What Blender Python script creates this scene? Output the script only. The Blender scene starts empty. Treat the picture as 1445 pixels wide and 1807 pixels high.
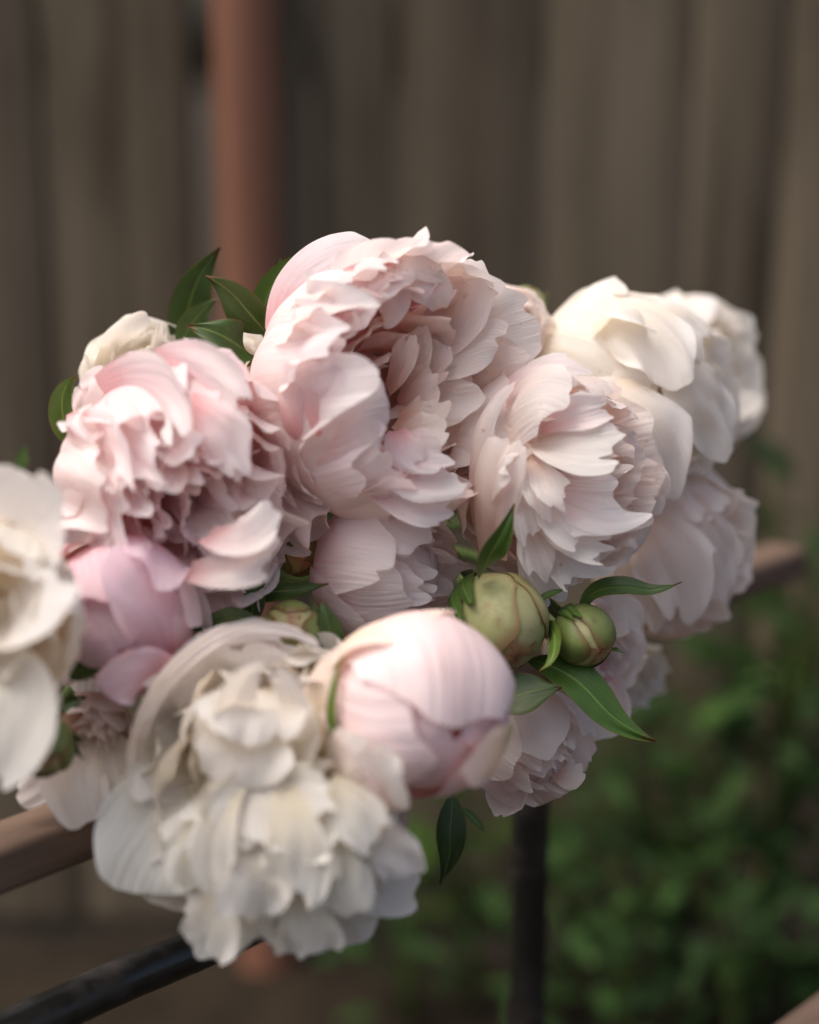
import bpy, math, random
import numpy as np
from mathutils import Vector

# ------------------------------------------------------------------ camera, world, sun, exposure
scene = bpy.context.scene
COL = scene.collection
PITCH = math.radians(15.0)
CAM = np.array([0.0, 0.0, 0.98])
FPX = 50.0 / 24.0 * 1445.0
CX0, CY0 = 722.5, 903.5
RIGHT = np.array([1.0, 0.0, 0.0])
UP = np.array([0.0, math.sin(PITCH), math.cos(PITCH)])
FWD = np.array([0.0, math.cos(PITCH), -math.sin(PITCH)])

cd = bpy.data.cameras.new("camera")
cam = bpy.data.objects.new("camera", cd)
COL.objects.link(cam)
cam.location = CAM
cam.rotation_euler = (math.pi / 2 - PITCH, 0, 0)
cd.sensor_fit = 'HORIZONTAL'
cd.sensor_width = 24.0
cd.lens = 50.0
cd.clip_start = 0.05
cd.clip_end = 200.0
cd.dof.use_dof = True
cd.dof.focus_distance = 0.828
cd.dof.aperture_fstop = 1.85
scene.camera = cam

world = bpy.data.worlds.new("World")
scene.world = world
world.use_nodes = True
wn = world.node_tree
bg = wn.nodes["Background"]
sky = wn.nodes.new("ShaderNodeTexSky")
sky.sky_type = 'NISHITA'
sky.sun_disc = False
SUN_EL, SUN_AZ = math.radians(63), math.radians(-102)   # azimuth measured from +Y towards +X
sky.sun_elevation = SUN_EL
sky.sun_rotation = SUN_AZ
sky.air_density = 0.9
sky.dust_density = 8.0
sky.ozone_density = 0.3
wn.links.new(sky.outputs[0], bg.inputs[0])
bg.inputs[1].default_value = 0.11

sd = bpy.data.lights.new("sun", 'SUN')
sun = bpy.data.objects.new("sun", sd)
COL.objects.link(sun)
sd.energy = 1.0
sd.angle = math.radians(80)
sd.color = (1.0, 0.985, 0.97)
dirv = Vector((math.sin(SUN_AZ) * math.cos(SUN_EL), math.cos(SUN_AZ) * math.cos(SUN_EL), math.sin(SUN_EL)))
sun.rotation_euler = dirv.to_track_quat('Z', 'Y').to_euler()
sun.location = (-1, -1, 4)

scene.view_settings.view_transform = 'Standard'
scene.view_settings.look = 'None'
scene.view_settings.gamma = 1.0
scene.view_settings.use_curve_mapping = False
scene.view_settings.exposure = 0.86
scene.cycles.max_bounces = 20
scene.cycles.diffuse_bounces = 16
scene.cycles.transmission_bounces = 12
scene.cycles.use_denoising = True


# ------------------------------------------------------------------ helpers
def unproj(px, py, d):
    return CAM + FWD * d + RIGHT * ((px - CX0) / FPX * d) + UP * ((CY0 - py) / FPX * d)


def at_height(px, py, z):
    r = FWD + RIGHT * ((px - CX0) / FPX) + UP * ((CY0 - py) / FPX)
    k = (z - CAM[2]) / r[2]
    return CAM + r * k


def at_y(px, py, y):
    r = FWD + RIGHT * ((px - CX0) / FPX) + UP * ((CY0 - py) / FPX)
    return CAM + r * (y / r[1])


def camvec(v):
    v = np.asarray(v, float)
    return RIGHT * v[0] + UP * v[1] - FWD * v[2]


def nrmz(v):
    n = np.linalg.norm(v, axis=-1, keepdims=True)
    return v / np.maximum(n, 1e-9)


def link_mesh(name, co, quads, mat, parent=None, uv=None, smooth=True, tint=None):
    me = bpy.data.meshes.new(name)
    co = np.asarray(co, np.float32)
    me.vertices.add(len(co))
    me.vertices.foreach_set("co", co.ravel())
    q = np.asarray(quads, np.int32)
    k = q.shape[1]
    me.loops.add(q.size)
    me.loops.foreach_set("vertex_index", q.ravel())
    me.polygons.add(len(q))
    me.polygons.foreach_set("loop_start", np.arange(0, q.size, k, dtype=np.int32))
    me.update(calc_edges=True)
    if smooth:
        me.polygons.foreach_set("use_smooth", np.ones(len(q), bool))
    if uv is not None:
        ul = me.uv_layers.new(name="UVMap")
        ul.data.foreach_set("uv", np.asarray(uv, np.float32)[q.ravel()].ravel())
    me.materials.append(mat)
    me.validate()
    o = bpy.data.objects.new(name, me)
    COL.objects.link(o)
    if parent is not None:
        o.parent = parent
    if tint is not None:
        o.color = (*tint, 1.0)
    return o


def empty(name, loc, label, cat, group=None):
    o = bpy.data.objects.new(name, None)
    o.empty_display_size = 0.02
    COL.objects.link(o)
    o.location = loc
    o['label'] = label
    o['category'] = cat
    if group:
        o['group'] = group
    return o


def tag(o, label=None, cat=None, group=None, kind=None):
    if label: o['label'] = label
    if cat: o['category'] = cat
    if group: o['group'] = group
    if kind: o['kind'] = kind
    return o


def grid_quads(nu, nt, wrap=False):
    i = np.arange(nt - 1)[:, None]
    j = np.arange(nu if wrap else nu - 1)[None, :]
    a = i * nu + j
    b = i * nu + (j + 1) % nu
    return np.stack([a, b, b + nu, a + nu], -1).reshape(-1, 4)


def spline(pts, ts):
    """Catmull-Rom through pts, at parameters ts in [0,1] (chord-length)."""
    p = np.asarray(pts, float)
    if len(p) == 2:
        return p[0] + (p[1] - p[0]) * ts[..., None]
    d = np.r_[0, np.cumsum(np.linalg.norm(np.diff(p, axis=0), axis=1))]
    d /= d[-1]
    m = np.empty_like(p)
    m[1:-1] = (p[2:] - p[:-2]) / (d[2:] - d[:-2])[:, None]
    m[0] = 2 * (p[1] - p[0]) / (d[1] - d[0]) - m[1]
    m[-1] = 2 * (p[-1] - p[-2]) / (d[-1] - d[-2]) - m[-2]
    k = np.clip(np.searchsorted(d, ts, side='right') - 1, 0, len(p) - 2)
    h = (d[k + 1] - d[k])
    x = ((ts - d[k]) / h)[..., None]
    h = h[..., None]
    return ((2*x**3 - 3*x**2 + 1) * p[k] + (x**3 - 2*x**2 + x) * h * m[k]
            + (-2*x**3 + 3*x**2) * p[k + 1] + (x**3 - x**2) * h * m[k + 1])


def wave(rng, x, k, n=4, fall=0.6):
    """smooth random 1-D/2-D function, about -1..1"""
    out = 0.0
    tot = 0.0
    for i in range(n):
        f = k * (1 + 0.75 * i) * rng.uniform(0.85, 1.15)
        a = fall ** i
        out = out + a * np.sin(f * x + rng.uniform(0, 6.28))
        tot += a
    return out / tot * 1.4


def smooth(x, a, b):
    t = np.clip((x - a) / (b - a), 0, 1)
    return t * t * (3 - 2 * t)


def petal_grid(path, nhint, w, rng, cup=0.5, ruf=0.0, rk=4.0, teeth=0.02, notch=0.05, rnd=0.35,
               base=0.3, pleat=0.0, ecurl=0.0, tcurl=0.0, wpos=0.62, buckle=0.03, nu=29, nt=23, pw=2.4, leafy=False, crum=0.014):
    """sheet swept along a path; lengths in the path's own units. nhint = concave side."""
    u = np.linspace(-1, 1, nu)
    u = np.sign(u) * np.abs(u) ** 0.9
    t = np.linspace(0, 1, nt) ** 0.85
    U, T0 = np.meshgrid(u, t)
    hf = wave(rng, u, 7 * rng.uniform(.6, 1.25), 3, 0.8)
    rk = rk * rng.uniform(.7, 1.35)
    notch = notch * rng.uniform(.3, 1.7)
    teeth = teeth * rng.uniform(.5, 2.2)
    ruf = ruf * rng.uniform(.9, 1.6)
    L = 1 - rnd * np.abs(u) ** pw - notch * (0.5 + 0.5 * wave(rng, u, 4.0, 3)) - teeth * (0.5 + 0.5 * hf)
    if teeth > 0 and rng.random() < .35:
        L = L - rng.uniform(.05, .14) * np.exp(-((u - rng.uniform(-.7, .7)) / rng.uniform(.05, .09)) ** 2)
    L = np.minimum(L, 0.995)
    T = T0 * L[None, :]
    P = spline(path, T)
    e = 1e-3
    tan = nrmz(spline(path, np.clip(T + e, 0, 1.0)) - spline(path, np.clip(T - e, 0, 1)))
    nh = np.asarray(nhint, float)
    if nh.ndim == 2:
        nh = spline(nh, T)
    else:
        nh = np.broadcast_to(nh, P.shape)
    B = nrmz(np.cross(tan, nh))
    for k_ in range(1, len(B)):                       # never let the sheet flip over along its length
        sg = np.sign((B[k_] * B[k_ - 1]).sum(-1, keepdims=True))
        B[k_] = nrmz(B[k_] * np.where(sg == 0, 1, sg) + .25 * B[k_ - 1])
    N = np.cross(B, tan)
    W = w * (base + (1 - base) * smooth(T, -0.12, wpos))
    if leafy:
        W = w * np.maximum(np.sin(math.pi * np.clip(T, 0, 1) ** wpos), 0) ** 0.9 * (1 - .45 * T ** 2.5) + w * .03 * (1 - T)
    c = max(abs(cup), 1e-3) * np.sign(cup if cup else 1)
    th = U * c
    lat = W * np.sin(th) / c
    inn = W * (1 - np.cos(th)) / c
    ramp = (T ** 1.5) * (0.45 + 0.55 * np.abs(U))
    plen = np.linalg.norm(np.diff(np.asarray(path, float), axis=0), axis=1).sum()
    disp = ruf * w * ramp * wave(rng, U + 0.25 * wave(rng, T * 2, 2, 2), rk, 3)
    disp += pleat * w * (T ** 0.8) * smooth(1 - np.abs(U), 0, 0.3) * wave(rng, U + 0.10 * wave(rng, T + .6 * U, 4, 2), rng.uniform(6, 10), 5, 0.85)
    disp += buckle * w * wave(rng, U * 1.1 + T * rng.uniform(-2, 2), 2.2, 3) * smooth(T, 0.1, 0.5)
    cr_ = 0.0
    for _ in range(5):
        cr_ = cr_ + np.sin(rng.uniform(-8, 8) * U + rng.uniform(3, 8) * T * rng.choice([-1, 1]) + rng.uniform(0, 6.28))
    disp += crum * w * T * cr_
    disp -= ecurl * w * np.abs(U) ** 3.5 * smooth(T, 0.2, 0.8)
    # rim curl: outermost part of the sheet bends back
    tr = T0 ** 1.0
    disp -= tcurl * plen * smooth(tr, 0.68, 1.05) ** 2
    lat = lat + 0.35 * ruf * w * ramp * wave(rng, U, rk * 1.3, 3)
    P = P + B * lat[..., None] + N * (inn + disp)[..., None]
    uv = np.stack([(U + 1) / 2, T0], -1).reshape(-1, 2)
    return P.reshape(-1, 3), grid_quads(nu, nt), uv


def tube(pts, rad, ns=10, ts=24):
    t = np.linspace(0, 1, ts)
    P = spline(pts, t)
    tan = nrmz(np.gradient(P, axis=0))
    ref = np.array([0.3, 0.5, 0.8])
    A = nrmz(np.cross(tan, ref)); Bv = np.cross(tan, A)
    r = np.interp(t, np.linspace(0, 1, len(np.atleast_1d(rad))), np.atleast_1d(rad)) if np.size(rad) > 1 else np.full(ts, float(rad))
    a = np.linspace(0, 2 * math.pi, ns, endpoint=False)
    V = P[:, None, :] + r[:, None, None] * (A[:, None, :] * np.cos(a)[None, :, None] + Bv[:, None, :] * np.sin(a)[None, :, None])
    uv = np.stack(np.meshgrid(a / 6.283, t), -1).reshape(-1, 2)
    return V.reshape(-1, 3), grid_quads(ns, ts, wrap=True), uv


# ------------------------------------------------------------------ materials
def new_mat(name):
    m = bpy.data.materials.new(name)
    m.use_nodes = True
    nt = m.node_tree
    for n in list(nt.nodes):
        nt.nodes.remove(n)
    out = nt.nodes.new("ShaderNodeOutputMaterial")
    return m, nt, out


def N(nt, kind, **kw):
    n = nt.nodes.new(kind)
    for k, v in kw.items():
        if k.startswith("i_"):
            key = k[2:]
            key = int(key) if key.isdigit() else key.replace("_", " ")
            n.inputs[key].default_value = v
        else:
            setattr(n, k, v)
    return n


def ramp_node(nt, fac, stops):
    r = nt.nodes.new("ShaderNodeValToRGB")
    els = r.color_ramp.elements
    while len(els) < len(stops):
        els.new(0.5)
    for e, (p, c) in zip(els, stops):
        e.position = p
        e.color = (*c, 1)
    nt.links.new(fac, r.inputs[0])
    return r


def petal_mat(name, root, mid, tip, trans=0.38, tcol=None, fleck=0.0):
    m, nt, out = new_mat(name)
    lk = nt.links.new
    uv = N(nt, "ShaderNodeUVMap", uv_map="UVMap")
    sep = N(nt, "ShaderNodeSeparateXYZ")
    lk(uv.outputs[0], sep.inputs[0])
    oi = N(nt, "ShaderNodeObjectInfo")
    # streaks along the petal
    mp = N(nt, "ShaderNodeMapping")
    mp.inputs['Scale'].default_value = (26, 1.6, 1)
    lk(uv.outputs[0], mp.inputs[0])
    addv = N(nt, "ShaderNodeVectorMath", operation='ADD')
    lk(mp.outputs[0], addv.inputs[0])
    cmb = N(nt, "ShaderNodeCombineXYZ")
    mul = N(nt, "ShaderNodeMath", operation='MULTIPLY', i_1=37.0)
    lk(oi.outputs['Random'], mul.inputs[0]); lk(mul.outputs[0], cmb.inputs[2])
    lk(cmb.outputs[0], addv.inputs[1])
    st = N(nt, "ShaderNodeTexNoise", i_Scale=1.0, i_Detail=4.0, i_Roughness=0.6)
    lk(addv.outputs[0], st.inputs['Vector'])
    # blotches
    tc = N(nt, "ShaderNodeTexCoord")
    bl = N(nt, "ShaderNodeTexNoise", i_Scale=55.0, i_Detail=3.0)
    lk(tc.outputs['Object'], bl.inputs['Vector'])
    f = N(nt, "ShaderNodeMath", operation='MULTIPLY_ADD', i_1=0.80, i_2=-0.40)
    lk(st.outputs[0], f.inputs[0])
    f2 = N(nt, "ShaderNodeMath", operation='MULTIPLY_ADD', i_1=0.7)
    f2.inputs[2].default_value = -0.35
    lk(bl.outputs[0], f2.inputs[0])
    s1 = N(nt, "ShaderNodeMath", operation='ADD'); lk(sep.outputs[1], s1.inputs[0]); lk(f.outputs[0], s1.inputs[1])
    s2 = N(nt, "ShaderNodeMath", operation='ADD'); lk(s1.outputs[0], s2.inputs[0]); lk(f2.outputs[0], s2.inputs[1])
    cr = ramp_node(nt, s2.outputs[0], [(0.04, root), (0.46, mid), (0.84, tip)])
    tint = N(nt, "ShaderNodeMix", data_type='RGBA', blend_type='MULTIPLY')
    tint.inputs[0].default_value = 1.0
    lk(cr.outputs[0], tint.inputs[6]); lk(oi.outputs['Color'], tint.inputs[7])
    fl = N(nt, "ShaderNodeTexNoise", i_Scale=210.0, i_Detail=1.0)
    lk(tc.outputs['Object'], fl.inputs['Vector'])
    fr = N(nt, "ShaderNodeMapRange"); fr.inputs[1].default_value = 0.755; fr.inputs[2].default_value = 0.80; fr.inputs[4].default_value = 0.4
    lk(fl.outputs[0], fr.inputs[0])
    fm = N(nt, "ShaderNodeMix", data_type='RGBA'); lk(fr.outputs[0], fm.inputs[0]); lk(tint.outputs[2], fm.inputs[6])
    fm.inputs[7].default_value = (0.50, 0.30, 0.20, 1)
    col = fm.outputs[2]
    bmp = N(nt, "ShaderNodeBump", i_Strength=0.6, i_Distance=0.0028)
    lk(st.outputs[0], bmp.inputs['Height'])
    pb = N(nt, "ShaderNodeBsdfPrincipled", i_Roughness=0.55)
    pb.inputs['Specular IOR Level'].default_value = 0.22
    lk(col, pb.inputs['Base Color']); lk(bmp.outputs[0], pb.inputs['Normal'])
    tr = N(nt, "ShaderNodeBsdfTranslucent")
    if tcol:
        tm = N(nt, "ShaderNodeMix", data_type='RGBA', blend_type='MULTIPLY')
        tm.inputs[0].default_value = 1.0
        tm.inputs[7].default_value = (*tcol, 1)
        lk(col, tm.inputs[6]); lk(tm.outputs[2], tr.inputs[0])
    else:
        lk(col, tr.inputs[0])
    mx = N(nt, "ShaderNodeMixShader"); mx.inputs[0].default_value = trans
    lk(pb.outputs[0], mx.inputs[1]); lk(tr.outputs[0], mx.inputs[2])
    lk(mx.outputs[0], out.inputs[0])
    return m


PINK = petal_mat("pink petal", (0.94, 0.62, 0.645), (0.96, 0.85, 0.875), (0.975, 0.96, 0.975), trans=.56, tcol=(1.0, 0.87, 0.83))
BLUSH = petal_mat("blush petal", (0.96, 0.76, 0.68), (0.965, 0.88, 0.85), (0.97, 0.945, 0.93), trans=.56, tcol=(1.0, 0.89, 0.83))
BLUSHW = petal_mat("pale blush petal", (0.95, 0.82, 0.75), (0.96, 0.91, 0.88), (0.97, 0.955, 0.945), trans=.55, tcol=(1.0, 0.91, 0.86))
PEACH_BOUNCE = petal_mat("petal in peach bounce light", (0.95, 0.68, 0.59), (0.965, 0.82, 0.75), (0.975, 0.92, 0.88), trans=.6, tcol=(1.0, 0.9, 0.84))  # petals in A's hollow, warm light bounced between petals painted into their colour
CREAM = petal_mat("cream petal", (0.94, 0.88, 0.77), (0.95, 0.92, 0.86), (0.96, 0.95, 0.93), trans=.5, tcol=(1.0, 0.94, 0.86))
CREAM_SHADED = petal_mat("shaded cream petal", (0.83, 0.77, 0.63), (0.86, 0.825, 0.745), (0.89, 0.88, 0.85), trans=.42, tcol=(1.0, 0.92, 0.78))  # darker copy of the cream petal, shade on the front peony put into colour
ROSE = petal_mat("rose petal", (0.76, 0.34, 0.38), (0.80, 0.47, 0.54), (0.86, 0.66, 0.73), trans=0.3, tcol=(1.0, 0.8, 0.76))
BUDP = petal_mat("bud petal", (0.90, 0.79, 0.62), (0.92, 0.73, 0.73), (0.92, 0.79, 0.81), trans=0.3, tcol=(1.0, 0.85, 0.77))
OLDP = petal_mat("yellowed petal", (0.70, 0.64, 0.34), (0.86, 0.71, 0.52), (0.90, 0.76, 0.68), trans=0.3)


def green_mat(name, dark, light, edge, rough=0.45, trans=0.12, veins=True, blotch=None):
    m, nt, out = new_mat(name)
    lk = nt.links.new
    uv = N(nt, "ShaderNodeUVMap", uv_map="UVMap")
    sep = N(nt, "ShaderNodeSeparateXYZ"); lk(uv.outputs[0], sep.inputs[0])
    tc = N(nt, "ShaderNodeTexCoord")
    no = N(nt, "ShaderNodeTexNoise", i_Scale=60.0, i_Detail=5.0, i_Roughness=0.65)
    lk(tc.outputs['Object'], no.inputs['Vector'])
    cr = ramp_node(nt, no.outputs[0], [(0.3, dark), (0.7, light)])
    # distance from the middle line, 0..1
    a = N(nt, "ShaderNodeMath", operation='SUBTRACT', i_1=0.5); lk(sep.outputs[0], a.inputs[0])
    b = N(nt, "ShaderNodeMath", operation='ABSOLUTE'); lk(a.outputs[0], b.inputs[0])
    d = N(nt, "ShaderNodeMath", operation='MULTIPLY', i_1=2.0); lk(b.outputs[0], d.inputs[0])
    ed = N(nt, "ShaderNodeMapRange"); ed.inputs[1].default_value = 0.90; ed.inputs[2].default_value = 1.0
    ed.inputs[4].default_value = 0.7
    lk(d.outputs[0], ed.inputs[0])
    tp = N(nt, "ShaderNodeMapRange"); tp.inputs[1].default_value = 0.88; tp.inputs[2].default_value = 1.0
    lk(sep.outputs[1], tp.inputs[0])
    mxm = N(nt, "ShaderNodeMath", operation='MAXIMUM'); lk(ed.outputs[0], mxm.inputs[0]); lk(tp.outputs[0], mxm.inputs[1])
    mx = N(nt, "ShaderNodeMix", data_type='RGBA'); lk(mxm.outputs[0], mx.inputs[0]); lk(cr.outputs[0], mx.inputs[6])
    mx.inputs[7].default_value = (*edge, 1)
    col = mx.outputs[2]
    hgt = no.outputs[0]
    if veins:
        # midrib plus side veins running forward
        vv = N(nt, "ShaderNodeMath", operation='MULTIPLY_ADD', i_1=-0.9); lk(d.outputs[0], vv.inputs[0]); lk(sep.outputs[1], vv.inputs[2])
        sc = N(nt, "ShaderNodeMath", operation='MULTIPLY', i_1=30.0); lk(vv.outputs[0], sc.inputs[0])
        sn = N(nt, "ShaderNodeMath", operation='SINE'); lk(sc.outputs[0], sn.inputs[0])
        vr = N(nt, "ShaderNodeMapRange"); vr.inputs[1].default_value = 0.965; vr.inputs[2].default_value = 1.0
        vr.inputs[4].default_value = 0.3
        lk(sn.outputs[0], vr.inputs[0])
        mr = N(nt, "ShaderNodeMapRange"); mr.inputs[1].default_value = 0.07; mr.inputs[2].default_value = 0.03; mr.inputs[4].default_value = 0.7
        lk(d.outputs[0], mr.inputs[0])
        vm = N(nt, "ShaderNodeMath", operation='MAXIMUM'); lk(vr.outputs[0], vm.inputs[0]); lk(mr.outputs[0], vm.inputs[1])
        mv = N(nt, "ShaderNodeMix", data_type='RGBA'); lk(vm.outputs[0], mv.inputs[0]); lk(col, mv.inputs[6])
        mv.inputs[7].default_value = (light[0] * 2.2 + 0.03, light[1] * 1.9 + 0.03, light[2] * 2.2 + 0.01, 1)
        col = mv.outputs[2]
        hgt = vm.outputs[0]
    if blotch:
        n2 = N(nt, "ShaderNodeTexNoise", i_Scale=95.0, i_Detail=6.0, i_Roughness=0.7)
        lk(tc.outputs['Object'], n2.inputs['Vector'])
        r2 = N(nt, "ShaderNodeMapRange"); r2.inputs[1].default_value = 0.55; r2.inputs[2].default_value = 0.72; r2.inputs[4].default_value = 0.85
        lk(n2.outputs[0], r2.inputs[0])
        mb = N(nt, "ShaderNodeMix", data_type='RGBA'); lk(r2.outputs[0], mb.inputs[0]); lk(col, mb.inputs[6])
        mb.inputs[7].default_value = (*blotch, 1)
        col = mb.outputs[2]
    oi = N(nt, "ShaderNodeObjectInfo")
    ti = N(nt, "ShaderNodeMix", data_type='RGBA', blend_type='MULTIPLY'); ti.inputs[0].default_value = 1
    lk(col, ti.inputs[6]); lk(oi.outputs['Color'], ti.inputs[7])
    col = ti.outputs[2]
    bmp = N(nt, "ShaderNodeBump", i_Strength=0.25, i_Distance=0.001); lk(hgt, bmp.inputs['Height'])
    pb = N(nt, "ShaderNodeBsdfPrincipled", i_Roughness=rough); pb.inputs['Specular IOR Level'].default_value = 0.4
    lk(col, pb.inputs['Base Color']); lk(bmp.outputs[0], pb.inputs['Normal'])
    tr = N(nt, "ShaderNodeBsdfTranslucent"); lk(col, tr.inputs[0])
    ms = N(nt, "ShaderNodeMixShader"); ms.inputs[0].default_value = trans
    lk(pb.outputs[0], ms.inputs[1]); lk(tr.outputs[0], ms.inputs[2])
    lk(ms.outputs[0], out.inputs[0])
    return m


LEAF = green_mat("peony leaf", (0.024, 0.052, 0.008), (0.045, 0.085, 0.012), (0.16, 0.06, 0.03))
LEAF2 = green_mat("light peony leaf", (0.05, 0.11, 0.02), (0.085, 0.16, 0.03), (0.20, 0.09, 0.04))
SEPAL = green_mat("bud sepal", (0.13, 0.19, 0.045), (0.26, 0.30, 0.10), (0.20, 0.11, 0.05), veins=False, rough=0.42, blotch=(0.13, 0.075, 0.03))
SEPAL2 = green_mat("pale bud sepal", (0.33, 0.35, 0.13), (0.50, 0.49, 0.25), (0.33, 0.20, 0.09), veins=False, rough=0.45, trans=0.1, blotch=(0.34, 0.24, 0.12))
BUDIN = green_mat("bud core", (0.34, 0.36, 0.14), (0.48, 0.44, 0.24), (0.35, 0.15, 0.08), veins=False, blotch=(0.20, 0.09, 0.04))
STEM = green_mat("green stem", (0.05, 0.09, 0.02), (0.09, 0.13, 0.03), (0.09, 0.08, 0.03), veins=False)
WEED = green_mat("garden leaf", (0.009, 0.032, 0.004), (0.021, 0.058, 0.007), (0.05, 0.09, 0.02), rough=0.85, trans=0.25)


def wood_mat(name, a, b, c, axis_scale, rough=0.8, bump=0.3):
    m, nt, out = new_mat(name)
    lk = nt.links.new
    tc = N(nt, "ShaderNodeTexCoord")
    oi = N(nt, "ShaderNodeObjectInfo")
    mp = N(nt, "ShaderNodeMapping"); mp.inputs['Scale'].default_value = axis_scale
    lk(tc.outputs['Object'], mp.inputs[0])
    cmb = N(nt, "ShaderNodeCombineXYZ")
    mu = N(nt, "ShaderNodeMath", operation='MULTIPLY', i_1=53.0); lk(oi.outputs['Random'], mu.inputs[0])
    for i in range(3): lk(mu.outputs[0], cmb.inputs[i])
    ad = N(nt, "ShaderNodeVectorMath", operation='ADD'); lk(mp.outputs[0], ad.inputs[0]); lk(cmb.outputs[0], ad.inputs[1])
    no = N(nt, "ShaderNodeTexNoise", i_Scale=1.0, i_Detail=7.0, i_Roughness=0.62, i_Distortion=0.4)
    lk(ad.outputs[0], no.inputs['Vector'])
    cr = ramp_node(nt, no.outputs[0], [(0.28, a), (0.5, b), (0.74, c)])
    # weather stains and knots
    m2 = N(nt, "ShaderNodeMapping"); m2.inputs['Scale'].default_value = tuple(max(2.0, v * .22) if v > 10 else 2.6 for v in axis_scale)
    lk(tc.outputs['Object'], m2.inputs[0])
    a2 = N(nt, "ShaderNodeVectorMath", operation='ADD'); lk(m2.outputs[0], a2.inputs[0]); lk(cmb.outputs[0], a2.inputs[1])
    n2 = N(nt, "ShaderNodeTexNoise", i_Scale=1.0, i_Detail=5.0, i_Roughness=0.6); lk(a2.outputs[0], n2.inputs['Vector'])
    c2 = ramp_node(nt, n2.outputs[0], [(0.30, (.55, .53, .50)), (0.45, (.95, .95, .95)), (0.70, (1.18, 1.17, 1.16))])
    st = N(nt, "ShaderNodeMix", data_type='RGBA', blend_type='MULTIPLY'); st.inputs[0].default_value = 1
    lk(cr.outputs[0], st.inputs[6]); lk(c2.outputs[0], st.inputs[7])
    ti = N(nt, "ShaderNodeMix", data_type='RGBA', blend_type='MULTIPLY'); ti.inputs[0].default_value = 1
    lk(st.outputs[2], ti.inputs[6]); lk(oi.outputs['Color'], ti.inputs[7])
    bmp = N(nt, "ShaderNodeBump", i_Strength=bump, i_Distance=0.002); lk(no.outputs[0], bmp.inputs['Height'])
    pb = N(nt, "ShaderNodeBsdfPrincipled", i_Roughness=rough); pb.inputs['Specular IOR Level'].default_value = 0.25
    lk(ti.outputs[2], pb.inputs['Base Color']); lk(bmp.outputs[0], pb.inputs['Normal'])
    lk(pb.outputs[0], out.inputs[0])
    return m


FENCE = wood_mat("weathered fence wood", (0.080, 0.062, 0.040), (0.132, 0.106, 0.073), (0.190, 0.157, 0.114), (46, 46, 1.3))
SLAT = wood_mat("bench wood", (0.095, 0.060, 0.042), (0.165, 0.110, 0.079), (0.25, 0.176, 0.130), (5, 60, 60), rough=0.6)


def pipe_mat():
    m, nt, out = new_mat("rust red pipe paint")
    lk = nt.links.new
    tc = N(nt, "ShaderNodeTexCoord")
    mp = N(nt, "ShaderNodeMapping"); mp.inputs['Scale'].default_value = (20, 20, 3)
    lk(tc.outputs['Object'], mp.inputs[0])
    no = N(nt, "ShaderNodeTexNoise", i_Scale=1.0, i_Detail=6.0); lk(mp.outputs[0], no.inputs['Vector'])
    cr = ramp_node(nt, no.outputs[0], [(0.3, (0.165, 0.072, 0.043)), (0.7, (0.26, 0.120, 0.076))])
    pb = N(nt, "ShaderNodeBsdfPrincipled", i_Roughness=0.6); pb.inputs['Specular IOR Level'].default_value = 0.3
    lk(cr.outputs[0], pb.inputs['Base Color']); lk(pb.outputs[0], out.inputs[0])
    return m


def metal_mat():
    m, nt, out = new_mat("black paint over rusty steel")
    lk = nt.links.new
    tc = N(nt, "ShaderNodeTexCoord")
    no = N(nt, "ShaderNodeTexNoise", i_Scale=38.0, i_Detail=6.0, i_Roughness=0.6); lk(tc.outputs['Object'], no.inputs['Vector'])
    cr = ramp_node(nt, no.outputs[0], [(0.48, (0.012, 0.012, 0.010)), (0.62, (0.024, 0.019, 0.015)), (0.74, (0.06, 0.04, 0.03))])
    pb = N(nt, "ShaderNodeBsdfPrincipled", i_Roughness=0.35); pb.inputs['Specular IOR Level'].default_value = 0.6
    rr = N(nt, "ShaderNodeMapRange"); rr.inputs[1].default_value = 0.45; rr.inputs[2].default_value = 0.7; rr.inputs[3].default_value = 0.28; rr.inputs[4].default_value = 0.8
    lk(no.outputs[0], rr.inputs[0]); lk(rr.outputs[0], pb.inputs['Roughness'])
    bm = N(nt, "ShaderNodeBump", i_Strength=0.3, i_Distance=0.001); lk(no.outputs[0], bm.inputs['Height']); lk(bm.outputs[0], pb.inputs['Normal'])
    lk(cr.outputs[0], pb.inputs['Base Color']); lk(pb.outputs[0], out.inputs[0])
    return m


def soil_mat():
    m, nt, out = new_mat("dark soil")
    lk = nt.links.new
    tc = N(nt, "ShaderNodeTexCoord")
    no = N(nt, "ShaderNodeTexNoise", i_Scale=9.0, i_Detail=9.0, i_Roughness=0.7); lk(tc.outputs['Object'], no.inputs['Vector'])
    cr = ramp_node(nt, no.outputs[0], [(0.3, (0.014, 0.011, 0.008)), (0.7, (0.045, 0.034, 0.022))])
    bm = N(nt, "ShaderNodeBump", i_Strength=0.8, i_Distance=0.02); lk(no.outputs[0], bm.inputs['Height'])
    pb = N(nt, "ShaderNodeBsdfPrincipled", i_Roughness=0.95); pb.inputs['Specular IOR Level'].default_value = 0.1
    lk(cr.outputs[0], pb.inputs['Base Color']); lk(bm.outputs[0], pb.inputs['Normal']); lk(pb.outputs[0], out.inputs[0])
    return m


PIPE, METAL, SOIL = pipe_mat(), metal_mat(), soil_mat()

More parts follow.
